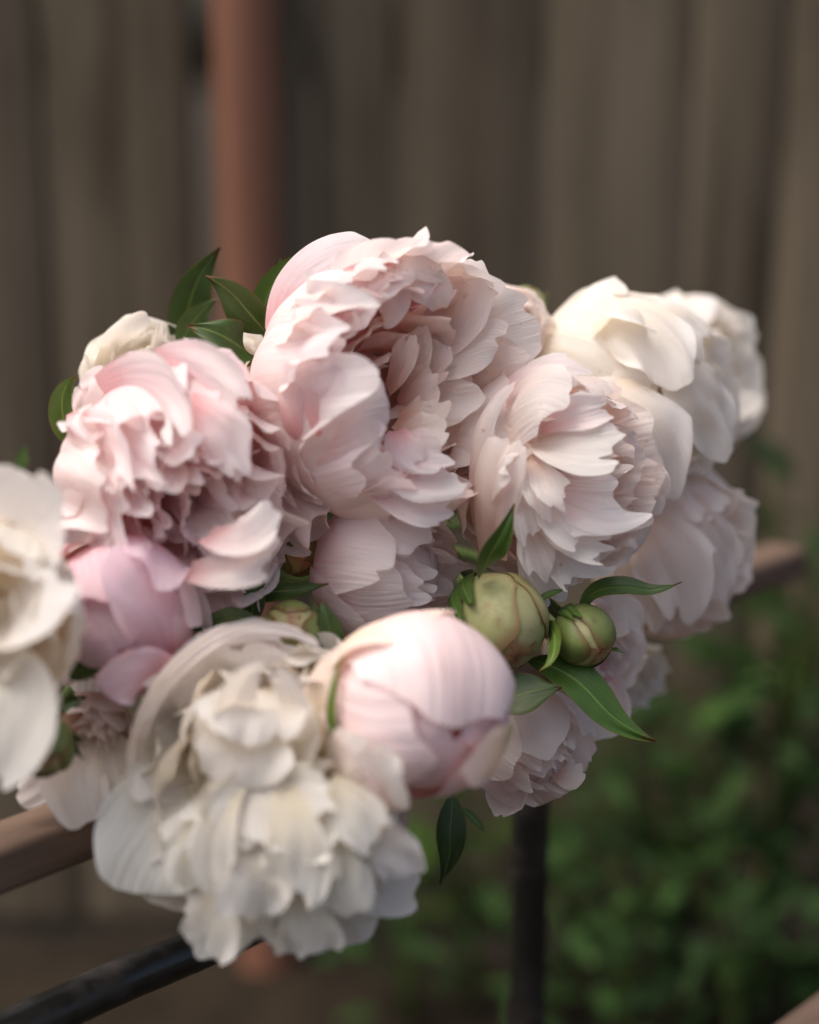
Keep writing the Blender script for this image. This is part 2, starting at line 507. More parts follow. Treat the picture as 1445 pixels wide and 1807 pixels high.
# ------------------------------------------------------------------ ground and fence
rg = np.random.default_rng(5)
gn = 90
gx = np.sign(np.linspace(-1, 1, gn)) * np.abs(np.linspace(-1, 1, gn)) ** 3 * 60
GX, GY = np.meshgrid(gx, gx)
GZ = 0.012 * np.sin(GX * 7 + 1) * np.sin(GY * 6) * (np.abs(GX) < 4) + rg.uniform(-.006, .006, GX.shape) * (np.abs(GX) < 3)
o = link_mesh("ground", np.stack([GX, GY, GZ - 0.01], -1).reshape(-1, 3), grid_quads(gn, gn), SOIL)
tag(o, kind='structure')

FY = 1.78            # front face of the fence boards


def board_mesh(w, h, th, seed):
    """one bevelled plank, front at y=0, slightly wavy edges"""
    r = np.random.default_rng(seed)
    nz = 14
    z = np.linspace(0, h, nz)
    prof = np.array([[0, th], [0, .003], [.003, 0], [w * .33, r.uniform(-.001, .001)], [w * .66, r.uniform(-.001, .001)], [w - .003, 0], [w, .003], [w, th]])
    V = np.zeros((nz, len(prof), 3))
    V[..., 0] = prof[None, :, 0] + (0.0016 * wave(r, z, 3, 3))[:, None]
    V[..., 1] = prof[None, :, 1] + (0.002 * wave(r, z, 1.2, 2))[:, None]
    V[..., 2] = z[:, None]
    V = V.reshape(-1, 3)
    q = grid_quads(len(prof), nz)
    top = nz * len(prof) - len(prof)
    cap = np.array([[top + 0, top + 1, top + 6, top + 7], [top + 1, top + 2, top + 5, top + 6], [top + 2, top + 3, top + 4, top + 5]])
    return V, np.r_[q, cap]


fence = empty("wooden_fence", (0, FY, 0), "tall fence of weathered grey brown vertical boards behind the bouquet", "fence")
# board edges, from the picture where they can be seen (pixel column at the top of the frame)
edges = [at_y(px, 0, FY)[0] for px in (-700, -460, -215, 66, 374, 548, 703, 962, 1232, 1395, 1640, 1900, 2150)]
tints = [0.9, 1.0, 0.85, 0.92, 1.12, 0.95, 0.86, 1.12, 0.92, 1.25, 0.92, 0.95, 1.05]
for i in range(len(edges) - 1):
    w = edges[i + 1] - edges[i] - (0.028 if i == 3 else 0.005)
    V, q = board_mesh(w, 1.85 + 0.006 * ((i * 7) % 3), 0.02, 40 + i)
    f = tints[i]
    o = link_mesh("board", V, q, FENCE, fence, smooth=False, tint=(f, f * 0.99, f * 0.97))
    o.location = (edges[i], (0.004 if i % 2 else 0.0), 0.02)
    # dark strip behind each gap: backing rails run across
for z in (0.35, 1.45):
    V = np.array([[edges[0], .024, z], [edges[-1], .024, z], [edges[-1], .024, z + .09], [edges[0], .024, z + .09],
                  [edges[0], .062, z], [edges[-1], .062, z], [edges[-1], .062, z + .09], [edges[0], .062, z + .09]])
    q = [[0, 1, 2, 3], [5, 4, 7, 6], [3, 2, 6, 7], [1, 0, 4, 5], [0, 3, 7, 4], [2, 1, 5, 6]]
    link_mesh("rail", V, q, FENCE, fence, smooth=False, tint=(.8, .8, .8))

# rust red pipe in front of the fence
pr = 0.033
pxc = at_y(433, 0, FY - 0.045)[0]
pipe = empty("pipe", (pxc, FY - 0.045, 0), "rust red round pipe standing upright against the fence", "pipe")
a = np.linspace(0, 2 * math.pi, 28, endpoint=False)
zz = np.linspace(-0.02, 1.95, 12)
V = np.stack([np.broadcast_to(pr * np.cos(a), (12, 28)), np.broadcast_to(pr * np.sin(a), (12, 28)), np.repeat(zz[:, None], 28, 1)], -1).reshape(-1, 3)
link_mesh("pipe_body", V, grid_quads(28, 12, True), PIPE, pipe)
for z in (0.5, 1.6):
    pf = [(pr + .0005, z - .012), (pr + .004, z - .012), (pr + .004, z + .012), (pr + .0005, z + .012)]
    V = np.array([[r_ * math.cos(t_), r_ * math.sin(t_), z_] for (r_, z_) in pf for t_ in a])
    link_mesh("clamp", V, grid_quads(28, 4, True), METAL, pipe, smooth=False)

# ------------------------------------------------------------------ bench (wood rail on a steel frame)
ZR = 0.634
RL = at_height(60, 1490, ZR)
RR = at_height(1395, 985, ZR)
bd = RR - RL
bd[2] = 0
bd /= np.linalg.norm(bd)
bp = np.array([bd[1], -bd[0], 0])       # towards the camera / right side
BZ = np.array([0, 0, 1.0])
bench = empty("bench", (RL[0], RL[1], 0), "old bench with wooden rails on a worn black steel tube frame under the flowers", "bench")
BO = np.array([RL[0], RL[1], 0])


def slat(name, p0, p1, wid, th, parent, mat, bev=0.004):
    d = (p1 - p0); L = np.linalg.norm(d); d = d / L
    s = np.array([d[1], -d[0], 0]); s /= np.linalg.norm(s)
    up = np.cross(s, d)
    hw, hh = wid / 2, th / 2
    prof = []
    for (sx, sy) in ((1, 1), (-1, 1), (-1, -1), (1, -1)):
        cx_, cy_ = sx * (hw - bev), sy * (hh - bev)
        for k in range(4):
            an = math.atan2(sy, sx) - math.pi / 4 + (k / 3) * math.pi / 2
            prof.append((cx_ + bev * math.cos(an), cy_ + bev * math.sin(an)))
    prof = np.array(prof)
    n = len(prof)
    tt = np.array([0, .004, .2 * L, .5 * L, .8 * L, L - .004, L])
    sh = np.array([1 - 2 * bev / wid, 1, 1, 1, 1, 1, 1 - 2 * bev / wid])
    # local frame: x along, y across, z up
    V = np.array([[t_, p[0] * k_, p[1] * k_] for t_, k_ in zip(tt, sh) for p in prof])
    q = grid_quads(n, len(tt), True)
    o = link_mesh(name, V, q, mat, parent, smooth=False)
    # end caps
    me = o.data
    import bmesh
    bm = bmesh.new(); bm.from_mesh(me); bm.verts.ensure_lookup_table()
    bm.faces.new([bm.verts[i] for i in range(n)]); bm.faces.new([bm.verts[len(V) - n + i] for i in reversed(range(n))])
    bmesh.ops.recalc_face_normals(bm, faces=bm.faces)
    bm.to_mesh(me); bm.free()
    from mathutils import Matrix
    M = Matrix(((d[0], s[0], up[0], p0[0] - BO[0]), (d[1], s[1], up[1], p0[1] - BO[1]), (d[2], s[2], up[2], p0[2]), (0, 0, 0, 1)))
    o.matrix_local = M
    return o


def bar(name, pts, rad, parent, mat, off, ns=16, ts=20):
    V, q, uv = tube(pts, rad, ns, ts)
    return link_mesh(name, V - off, q, mat, parent, uv)


slat("top_rail", RL - bd * 0.45, RR + bd * 0.0, 0.030, 0.022, bench, SLAT)
# seat slats, nearer the camera and lower
ZS = 0.45
S0 = at_height(1425, 1775, ZS)
sb = S0 + bp * 0.035
for k in range(3):
    p = sb + bp * (0.075 * k)
    slat("seat_slat", p - bd * 0.12, p + bd * 0.5, 0.062, 0.022, bench, SLAT)
# lower steel tube of the back
TL = at_height(160, 1755, 0.553)
TD = TL - RL; toff = np.array([TD[0], TD[1], 0])
tlen = np.dot(RR - TL, bd)
# upright under the rail
tt = np.linspace(0, 1, 400)
cand = np.array([RL + (RR - RL) * k for k in tt]); cand[:, 2] = 0.55
rel = cand - CAM
px_ = CX0 + FPX * (rel @ RIGHT) / (rel @ FWD)
UPX = cand[np.argmin(np.abs(px_ - 938))]
bar("upright", [np.array([UPX[0], UPX[1], ZR - 0.013]), np.array([UPX[0], UPX[1], 0.3]), np.array([UPX[0], UPX[1], -0.01])], 0.0115, bench, METAL, BO)
tl2 = np.dot(UPX - TL, bd)
tl3 = 0.125                                            # behind the cream peony the tube bends up to the rail
TE = TL + bd * (tl3 + .05)
rt = RL + bd * np.dot(TE - RL, bd)
bar("frame_tube", [TL - bd * 0.5, TL - bd * .2, TL, TL + bd * tl3, np.array([(TE[0] + rt[0]) / 2, (TE[1] + rt[1]) / 2, TE[2] + .022]), np.array([rt[0], rt[1], ZR - .012])], 0.0105, bench, METAL, BO, ts=48)
UL = RL - bd * 0.40
bar("upright", [np.array([UL[0], UL[1], ZR - 0.013]), np.array([UL[0], UL[1], 0.3]), np.array([UL[0], UL[1], -0.01])], 0.0115, bench, METAL, BO)
for e in (0.0, 0.42):
    p = sb + bd * e
    p = np.array([p[0], p[1], ZS - 0.0215])
    r_, q_ = p + bp * 0.0, p + bp * 0.155
    bar("seat_bracket", [r_, (r_ + q_) / 2, q_], 0.010, bench, METAL, BO)
    for k_ in (r_, q_):
        f_ = k_.copy(); f_[2] = -0.01
        bar("seat_leg", [k_, (k_ + f_) / 2, f_], 0.010, bench, METAL, BO)

# ------------------------------------------------------------------ garden plants between bench and fence
rw = random.Random(11)
leaf_meshes = []
for k in range(4):
    r = np.random.default_rng(300 + k)
    P, q, uv = petal_grid([(0, 0, 0), (0.35, 0, .10), (.75, 0, .08), (1.0, 0, -.05)], (0, 0, 1), .36, r, cup=-.25, ruf=.10, rk=7,
                          teeth=.05, notch=.05, rnd=.8, base=.15, wpos=.5, pw=1.5, nu=11, nt=9, buckle=.05)
    o = link_mesh("leaf", P, q, WEED, None, uv)
    leaf_meshes.append(o.data)
    bpy.data.objects.remove(o)


def garden_plant(px, py, y, h, n, label, spread, tint, size):
    base = at_y(px, py, y)
    base = np.array([base[0], y, 0.0])
    t = empty("garden_plant", base, label, "plant", "leafy plants growing along the foot of the fence")
    for k in range(max(3, n // 8)):
        an = rw.uniform(0, 6.28); rr = spread * rw.uniform(.1, .5)
        tip = np.array([math.cos(an) * rr, math.sin(an) * rr * .6, h * rw.uniform(.6, .95)])
        bar("stem", [np.zeros(3), tip * np.array([.3, .3, .5]), tip], 0.003, t, STEM, np.zeros(3), 6, 8)
    for k in range(n):
        an = rw.uniform(0, 6.28); rr = spread * math.sqrt(rw.random())
        z = h * (0.08 + 0.92 * rw.random() ** .75) * (1 - .3 * (rr / spread) ** 2)
        o = bpy.data.objects.new("leaf", leaf_meshes[rw.randrange(4)])
        COL.objects.link(o); o.parent = t
        o.location = (math.cos(an) * rr * .9, math.sin(an) * rr * .6, z)
        s = size * rw.uniform(.7, 1.3)
        o.scale = (s, s, s)
        o.rotation_euler = (rw.uniform(-.5, .5), rw.uniform(-.35, .75), rw.uniform(0, 6.28))
        f = rw.uniform(.65, 1.35)
        o.color = (tint[0] * f, tint[1] * f, tint[2] * f, 1)
    return t


plants = [
    (1010, 1600, 1.62, .40, 70, "bushy dark green plant directly right of the black bench upright", .16, (.8, .85, .8), .046),
    (1180, 1600, 1.60, .44, 76, "bushy green plant with broad leaves below the pink petal ends", .17, (1, 1, 1), .05),
    (1350, 1500, 1.61, .54, 80, "tall bright green leafy plant by the right picture edge", .18, (1.2, 1.25, .9), .052),
    (1500, 1500, 1.58, .60, 80, "leafy plant cut by the right picture edge", .17, (.95, 1.0, .9), .05),
    (830, 1650, 1.64, .30, 34, "low yellow green plant left of the black bench upright", .12, (1.5, 1.25, .6), .05),
    (720, 1780, 1.60, .20, 30, "lowest dark plant under the cream peony", .12, (.8, .9, .8), .05),
    (1100, 1790, 1.52, .26, 40, "low greyish plant at the bottom right of the black upright", .15, (1.3, 1.3, 1.5), .046),
    (1300, 1790, 1.49, .30, 40, "dark plant close to the seat slat corner", .15, (.75, .85, .85), .046),
    (1400, 1200, 1.66, .66, 70, "highest dark plant against the fence right of the wooden rail end", .14, (.62, .72, .6), .05),
]
for p in plants:
    garden_plant(*p)

# ------------------------------------------------------------------ flowers
BUNDLE = unproj(650, 960, 1.12)


class Flower:
    def __init__(self, name, c, axis, R, label, cat="peony", group="peonies in the bunch", seed=1, mat=None, base_h=-0.75, stem=True, tint=(1, 1, 1)):
        self.cx, self.cy, self.d = c
        self.k = self.d / FPX
        self.C = unproj(*c)
        self.R = R * self.k
        self.Rpx = R
        self.w = nrmz(camvec(axis))
        r = RIGHT - self.w * (RIGHT @ self.w)
        if np.linalg.norm(r) < .2:
            r = UP - self.w * (UP @ self.w)
        self.e1 = nrmz(r)
        self.e2 = np.cross(self.w, self.e1)
        self.rng = np.random.default_rng(seed)
        self.mat = mat
        self.tint = tint
        self.base = self.C + self.w * (base_h * self.R)
        self.o = empty(name, self.base, label, cat, group)
        if stem:
            b = self.base - self.w * 0.002
            m_ = b - self.w * 0.05 + (BUNDLE - b) * .25
            e_ = BUNDLE + self.rng.normal(0, .012, 3)
            f_ = e_ + nrmz(e_ - np.array([0., .7, .75])) * .16 + np.array([0, 0, -.03])
            self.tube("stem", [b, m_, e_, f_], 0.0032, STEM)
            # receptacle
            V, q, uv = tube([b + self.w * .006, b, b - self.w * .007], np.array([.007, .0075, .0034]), 12, 8)
            link_mesh("receptacle", V - self.base, q, STEM, self.o, uv)

    def tube(self, name, pts, rad, mat):
        V, q, uv = tube(pts, rad, 8, 20)
        return link_mesh(name, V - self.base, q, mat, self.o, uv)

    def _tint(self, j=.03):
        f = 1 - abs(self.rng.normal(0, j))
        g = self.rng.normal(0, j * .5)
        return tuple(np.clip(np.array(self.tint) * np.array([f, f - g * .5, f + g * .3 - .003]), 0, 1))

    def petal(self, phi, prof, w, mat=None, name="petal", tint=None, side=0.0, **kw):
        """prof: (r,h) points in units of R, swept at azimuth phi (degrees; 0 = picture right, 90 = picture up)."""
        p = np.asarray(prof, float) * self.R
        ph = math.radians(phi)
        rad = self.e1 * math.cos(ph) + self.e2 * math.sin(ph)
        lat = np.cross(self.w, rad)
        path = self.C + p[:, :1] * rad + p[:, 1:] * self.w
        ts = np.linspace(0, 1, 14)
        q = spline(p, ts)
        tg = nrmz(np.gradient(q, axis=0))
        nh = -tg[:, 1:] * rad + tg[:, :1] * self.w
        path = spline(path, ts)
        if side:
            path = path + lat * (side * self.R * ts ** 1.5)[:, None]
        P, f, uv = petal_grid(path, nh, w * self.R, self.rng, **kw)
        return link_mesh(name, P - self.base, f, mat or self.mat, self.o, uv, tint=tint or self._tint())

    def free(self, pts, w, n, mat=None, name="petal", tint=None, **kw):
        """pts: picture pixels plus z (pixels towards the camera from the flower's depth); n = side the hollow faces."""
        path = np.array([unproj(x, y, self.d - z * self.k) for x, y, z in pts])
        nh = np.asarray(n, float)
        nh = np.array([camvec(v) for v in nh]) if nh.ndim == 2 else camvec(nh)
        P, f, uv = petal_grid(path, nh, w * self.k, self.rng, **kw)
        return link_mesh(name, P - self.base, f, mat or self.mat, self.o, uv, tint=tint or self._tint())

    def ring(self, n, prof, w, phi0=0., jit=12., pj=.05, **kw):
        for i in range(n):
            ph = phi0 + 360. * i / n + self.rng.uniform(-jit, jit)
            pr_ = np.asarray(prof, float) * (1 + self.rng.normal(0, pj))
            pr_ = pr_ + np.r_[[[0, 0]], self.rng.normal(0, pj * .6, (len(pr_) - 1, 2))]
            self.petal(ph, pr_, w * self.rng.uniform(.85, 1.15), **kw)

    def leaf(self, pts, w, n=(0, 0, 1), mat=None, name="leaf", tint=None, fold=.35, **kw):
        a = dict(cup=fold, ruf=.08, rk=3, teeth=0, notch=0, rnd=0, wpos=.85, leafy=True, nu=15, nt=25, buckle=.06)
        a.update(kw)
        return self.free(pts, w, n, mat or LEAF, name, tint or (1, 1, 1), **a)


def rings(F, spec, lean=(180, 0.0, 0.0), ruf=1.0, **common):
    """spec rows: n, half-width, r_mid, r_rim, h_rim, ruffle, phi0, extra.
    lean = (azimuth, closing on that side, opening on the other side)."""
    op = lean[2] if len(lean) > 2 else 0.0
    for (n, w, rm, rr, hr, rf, phi0, ex) in spec:
        for i in range(n):
            ph = phi0 + 360. * i / n + F.rng.uniform(-12, 12)
            s_ = .5 + .5 * math.cos(math.radians(ph - lean[0]))
            c = lean[1] * s_
            q_ = op * (1 - s_) ** 1.3
            j = F.rng.normal(0, .05, 4)
            rim_r = rr * (1 - .5 * c) * (1 + j[2]) + .30 * q_
            rim_h = hr * (1 + j[3]) + .10 * c - .75 * q_ * (.35 + .65 * rm)
            pr_ = [(.06, -.74), (rm * .78 * (1 + j[0]), -.50 * (.35 + .65 * rm)), (rm * (1 + j[1]), .06 + .12 * (1 - rm) - .12 * q_),
                   ((rm * .45 + rr * .55) * (1 - .18 * c) * (1 + j[1]) + .14 * q_, .06 + (hr - .06) * .62 + .06 * c - .42 * q_ * (.35 + .65 * rm)), (rim_r, rim_h)]
            a = dict(cup=min(.95, w / max(rm, .3) * 1.0) * (1 - .55 * min(q_, 1)), ruf=rf * ruf, rk=4.0, teeth=.03, notch=.10, rnd=.24, pleat=.022, tcurl=.05 * (1 - c), buckle=.05)
            a.update(common); a.update(ex)
            F.petal(ph, pr_, w * F.rng.uniform(.82, 1.18), side=F.rng.normal(0, .04), **a)


GUARD = dict(ruf=.05, pleat=.008, teeth=.015, notch=.06, rnd=.28)


def full_peony(F, lean=(180, 0.0), ruf=1.0, guard_n=5, heart=True, guard=None, **common):
    rings(F, [(guard_n, .66, 1.0, .96, .40, .06, 0, dict(GUARD, **(guard or {}))),
              (6, .56, .90, .82, .58, .12, 30, {}),
              (7, .46, .76, .68, .68, .18, 10, {}),
              (7, .40, .60, .52, .72, .24, 35, dict(notch=.16))], lean, ruf, **common)
    if heart:
        rings(F, [(6, .34, .44, .36, .70, .30, 0, dict(notch=.2, pleat=.04)), (6, .28, .26, .20, .66, .34, 20, dict(notch=.2, pleat=.04))], lean, ruf, **common)


def loose_peony(F, lean=(180, 0.0), ruf=1.0, **common):
    """bigger, fewer, smoother petals"""
    rings(F, [(5, .74, 1.0, .95, .45, .05, 0, GUARD),
              (5, .64, .90, .80, .62, .09, 36, {}),
              (5, .54, .74, .62, .70, .14, 10, {}),
              (5, .42, .54, .42, .72, .2, 40, {}),
              (5, .30, .30, .20, .68, .26, 0, {})], lean, ruf, **common)


def bud(F, mat_out, mat_in=None, n_out=4, squash=1.0, close=.0, seam=.02, w=.95, lump=.012):
    """closed globe: broad scales wrapped over one another, tip shut"""
    s = squash
    F.ring(4, [(.05, -.93 * s), (.66, -.68 * s), (.93, .02), (.70, .62 * s), (.25, .90 * s), (.0, .95 * s)], .80, phi0=40, jit=6, pj=.006, mat=mat_in or mat_out, name="petal",
           cup=.95, ruf=.0, teeth=.0, notch=.02, rnd=.25, base=.35, wpos=.5, nt=25, nu=21, buckle=lump)
    rot = F.rng.uniform(0, 360)
    for i in range(n_out):
        L_ = [1.0, .93, .84, .90, .8, .88][i % 6] - close
        pr_ = np.array([(.05, -.98 * s), (.72, -.72 * s), (1.0 - .012 * i, .02), (.77, .62 * s), (.30, .935 * s), (.02, .985 * s)])
        q = spline(pr_, np.linspace(0, L_, 9))
        q[:, 0] += .015 * i * np.linspace(0, 1, 9); q[:, 1] += .012 * (n_out - i) * np.linspace(0, 1, 9)
        F.petal(rot + i * 360 / n_out * 1.0, q, w * (1 - .06 * i), mat=mat_out, name="sepal" if mat_out not in (BUDP, PINK, ROSE) else "petal",
                cup=w * .98, ruf=.01, teeth=.008, notch=.03 + seam, rnd=.42, base=.42, wpos=.45, nt=25, nu=23, buckle=lump * 1.2, tcurl=-.012)


def opening_bud(F, scales, mat_in, core=.86):
    """closed core plus hand placed wrapping petals: (phi, reach 0..1, half-width, radius, material, extra)"""
    F.ring(4, [(.05, -.93 * core), (.66 * core, -.68 * core), (.95 * core, .02), (.72 * core, .62 * core), (.25 * core, .92 * core), (.0, .97 * core)], .80 * core, phi0=20, jit=6, pj=.006,
           mat=mat_in, cup=.95, ruf=.0, teeth=.0, notch=.02, rnd=.25, base=.35, wpos=.5, nt=25, nu=21, buckle=.02)
    for (ph, reach, w, r, mt, ex) in scales:
        pr_ = np.array([(.05, -.96), (.70, -.70), (1.0, .02), (.80, .60), (.40, .90), (.02, 1.0)]) * r
        q = spline(pr_, np.linspace(0, reach, 9))
        a = dict(cup=min(1.0, w / r), ruf=.03, rk=3, teeth=.01, notch=.06, rnd=.34, base=.4, wpos=.45, nt=25, nu=25, buckle=.03, pleat=.006)
        a.update(ex)
        F.petal(ph, q, w, mat=mt, **a)


# ---- A: the large pink peony at the top
A = Flower("peony", (668, 694, .83), (.50, .05, .86), 230, "largest pale pink peony at the top of the bunch, its hollow peach heart turned right", seed=1, mat=PINK)
SM = dict(ruf=.03, pleat=.006, teeth=.014, notch=.05, rnd=.25, nu=29, nt=25)
A.petal(222, [(.06, -.76), (.72, -.60), (1.02, -.02), (.90, .50), (.64, .78)], .86, cup=.85, **SM)
A.petal(272, [(.06, -.76), (.72, -.58), (1.0, .0), (.93, .48), (.78, .72)], .74, cup=.75, **SM)
A.petal(172, [(.06, -.76), (.74, -.58), (1.02, .0), (.94, .50), (.74, .72)], .52, cup=.6, **SM)
A.petal(140, [(.06, -.76), (.74, -.58), (1.03, .0), (.98, .44), (.86, .66)], .46, cup=.6, **SM)
A.petal(112, [(.06, -.76), (.72, -.58), (1.0, .0), (.97, .50), (.84, .72)], .52, cup=.65, **SM)
A.petal(64, [(.06, -.76), (.72, -.55), (.98, .05), (1.0, .55), (.96, .90)], .50, cup=.4, mat=BLUSHW, **SM)
A.petal(34, [(.06, -.76), (.72, -.55), (.98, .05), (1.04, .55), (1.06, .92)], .52, cup=.3, mat=BLUSHW, **SM)
A.petal(4, [(.06, -.76), (.70, -.55), (.93, .05), (.98, .50), (1.02, .78)], .52, cup=.4, mat=BLUSHW, **SM)
A.petal(-42, [(.06, -.76), (.70, -.55), (.96, .0), (.92, .45), (.84, .70)], .60, cup=.6, **SM)
MD = dict(ruf=.11, pleat=.016, teeth=.03, notch=.10, rnd=.22, nu=29, nt=23)
for ph, w_, prof, tc, mt in [
        (204, .62, [(.06, -.7), (.66, -.5), (.94, .05), (.82, .58), (.40, .90)], .04, PINK),
        (182, .44, [(.06, -.7), (.64, -.5), (.90, .05), (.82, .60), (.50, .98)], .10, PINK),
        (166, .36, [(.06, -.7), (.64, -.5), (.92, .05), (.88, .58), (.62, .90)], .12, PINK),
        (148, .34, [(.06, -.7), (.64, -.5), (.90, .05), (.84, .62), (.60, .98)], .12, PINK),
        (126, .42, [(.06, -.7), (.66, -.5), (.92, .05), (.86, .60), (.62, .88)], .10, PINK),
        (240, .60, [(.06, -.7), (.66, -.5), (.92, .02), (.82, .52), (.52, .82)], .03, PINK),
        (262, .46, [(.06, -.7), (.66, -.5), (.90, .02), (.80, .50), (.56, .80)], .08, PINK),
        (290, .50, [(.06, -.7), (.64, -.5), (.90, .0), (.84, .45), (.66, .72)], .08, PINK),
        (100, .40, [(.06, -.7), (.64, -.5), (.90, .05), (.90, .52), (.76, .80)], .14, PINK),
        (84, .40, [(.06, -.7), (.64, -.5), (.90, .05), (.88, .55), (.74, .90)], .12, PINK),
        (62, .42, [(.06, -.7), (.62, -.48), (.86, .1), (.88, .55), (.80, .86)], .06, BLUSH),
        (20, .50, [(.06, -.7), (.62, -.48), (.86, .1), (.90, .5), (.92, .74)], .02, BLUSHW), (46, .42, [(.06, -.7), (.62, -.48), (.86, .1), (.92, .5), (.92, .82)], .02, BLUSHW),
        (-18, .46, [(.06, -.7), (.60, -.48), (.84, .05), (.84, .45), (.80, .62)], .03, BLUSH),
        (-58, .44, [(.06, -.7), (.62, -.5), (.86, .0), (.80, .42), (.66, .66)], .08, PINK)]:
    A.petal(ph, prof, w_, mat=mt, cup=.62, tcurl=tc, **MD)
RF = dict(ruf=.2, pleat=.025, teeth=.04, notch=.16, rnd=.2, nu=29, nt=21)
for ph, r1, h1, w_, mt in [(205, .48, .82, .46, PINK), (165, .54, .86, .44, PINK), (138, .56, .88, .36, PINK), (120, .54, .84, .28, PINK), (104, .62, .84, .28, PINK),
                           (88, .62, .84, .26, PINK), (72, .66, .74, .30, PINK), (50, .70, .66, .32, BLUSH), (30, .70, .52, .32, BLUSH), (6, .66, .42, .34, BLUSH), (-22, .64, .42, .32, BLUSH),
                           (-42, .60, .46, .30, PINK), (-60, .60, .56, .28, PINK), (-76, .58, .62, .30, PINK), (-92, .56, .70, .26, PINK), (-110, .56, .74, .28, PINK), (-130, .56, .80, .34, PINK)]:
    A.petal(ph, [(.05, -.66), (.48, -.42), (.72, .05), (.68, .06 + (h1 - .06) * .6), (r1, h1)], w_, mat=mt, cup=.55, tcurl=A.rng.uniform(.02, .14), side=A.rng.normal(0, .06), **RF)
IN = dict(ruf=.10, pleat=.015, teeth=.02, notch=.10, rnd=.30, nu=27, nt=21, pw=2.2)
for ph, r1, h1, w_ in [(66, .56, .58, .30), (36, .56, .44, .32), (4, .54, .32, .34), (-30, .50, .30, .32), (-62, .46, .44, .28), (-95, .42, .56, .26), (98, .48, .62, .28), (135, .40, .66, .26), (-130, .40, .62, .28),
                       (52, .36, .32, .26), (12, .34, .20, .28), (-34, .30, .24, .24), (-80, .28, .40, .22), (85, .30, .42, .22), (140, .22, .46, .22),
                       (30, .14, .16, .22), (-60, .12, .22, .2), (160, .10, .26, .2)]:
    k_ = min(1, r1 * 2.2)
    h1 = h1 + .10
    A.petal(ph, [(.04, -.50), (.34, -.22), (.52 * k_, .06), (.54 * k_, .06 + (h1 - .06) * .6), (r1, h1)], w_, mat=PEACH_BOUNCE, cup=.5, tcurl=A.rng.uniform(0, .08), side=A.rng.normal(0, .08), **IN)
# long folded rims and lobes on the near side of A
FL = dict(nu=31, nt=27, teeth=.015, notch=.06, rnd=.28, base=.4, pleat=.012)
A.free([(486, 580, 70), (508, 505, 70), (560, 458, 70), (625, 436, 70), (672, 444, 70)], 62, (.35, -.45, -.85), cup=.7, ruf=.05, **FL)
A.free([(470, 735, 110), (482, 650, 150), (528, 560, 150), (590, 505, 125), (630, 500, 120)], 48, (.5, -.2, -.8), cup=.6, ruf=.06, tcurl=.03, **FL)
A.free([(530, 790, 165), (505, 720, 195), (520, 640, 192), (565, 585, 180), (600, 570, 175)], 40, (.6, -.1, -.7), cup=.6, ruf=.06, tcurl=.05, **FL)
A.free([(560, 770, 200), (540, 700, 212), (556, 640, 212), (590, 600, 205)], 30, (.6, -.1, -.7), cup=.7, ruf=.05, tcurl=.04, **FL)
A.free([(500, 770, 130), (580, 760, 205), (640, 725, 232), (695, 715, 215)], 84, (.25, .1, -.95), cup=.5, ruf=.05, **dict(FL, teeth=.03))
A.free([(590, 560, 150), (640, 520, 170), (690, 490, 150), (730, 500, 130)], 42, (.2, -.7, -.6), cup=.5, ruf=.16, tcurl=.06, **FL)
A.free([(640, 470, 90), (700, 445, 95), (745, 460, 85), (775, 490, 60)], 40, (.1, -.8, -.5), cup=.5, ruf=.14, tcurl=.04, **FL)

TG = dict(nu=31, nt=25, teeth=.03, notch=.10, rnd=.34, base=.35, pleat=.016, ruf=.10, tcurl=.02)
for pts, w_, n_, mt in [
        # tongues hanging from the top rim into the hollow
        ([(620, 470, 120), (630, 510, 168), (640, 548, 178), (636, 570, 170)], 36, (0, -.6, -.8), PINK),
        ([(660, 470, 100), (680, 515, 140), (686, 548, 138), (676, 574, 122)], 42, (.1, -.5, -.85), BLUSH),
        ([(715, 460, 80), (750, 492, 122), (776, 520, 115), (788, 548, 95)], 44, (.2, -.6, -.75), BLUSH),
        ([(680, 440, 70), (730, 452, 112), (768, 478, 105), (785, 500, 90)], 42, (.1, -.7, -.7), BLUSHW),
        # tall open petals of the right wall
        ([(705, 640, -20), (785, 580, 5), (828, 510, 30), (838, 446, 50)], 66, (-.6, -.2, .75), BLUSHW),
        ([(715, 660, -20), (800, 620, 15), (862, 596, 35), (898, 606, 50)], 64, (-.5, .1, .8), BLUSHW),
        ([(705, 700, -10), (780, 705, 25), (830, 700, 45), (860, 690, 60)], 62, (-.5, .3, .8), BLUSH),
        ([(700, 640, -40), (765, 575, -10), (790, 530, 15), (800, 495, 30)], 50, (-.6, -.2, .75), PEACH_BOUNCE),
        # rounded petals in the hollow
        ([(705, 690, -18), (724, 640, 32), (738, 600, 60), (744, 566, 62)], 42, (-.4, .0, .9), PEACH_BOUNCE),
        ([(715, 690, -18), (755, 650, 22), (785, 625, 47), (800, 605, 52)], 44, (-.5, .1, .85), PEACH_BOUNCE),
        ([(705, 720, -8), (742, 692, 47), (768, 668, 74), (780, 650, 77)], 46, (-.3, .2, .9), PEACH_BOUNCE),
        ([(700, 742, 38), (745, 738, 90), (776, 722, 87), (792, 705, 90)], 44, (-.3, .3, .9), PEACH_BOUNCE),
        ([(690, 770, 58), (738, 772, 113), (780, 760, 128), (800, 745, 126)], 48, (-.2, .4, .9), BLUSH),
        ([(685, 690, 22), (712, 640, 80), (722, 600, 102), (728, 575, 102)], 30, (-.5, .1, .85), PEACH_BOUNCE)]:
    A.free(pts, w_, n_, mat=mt, **TG)
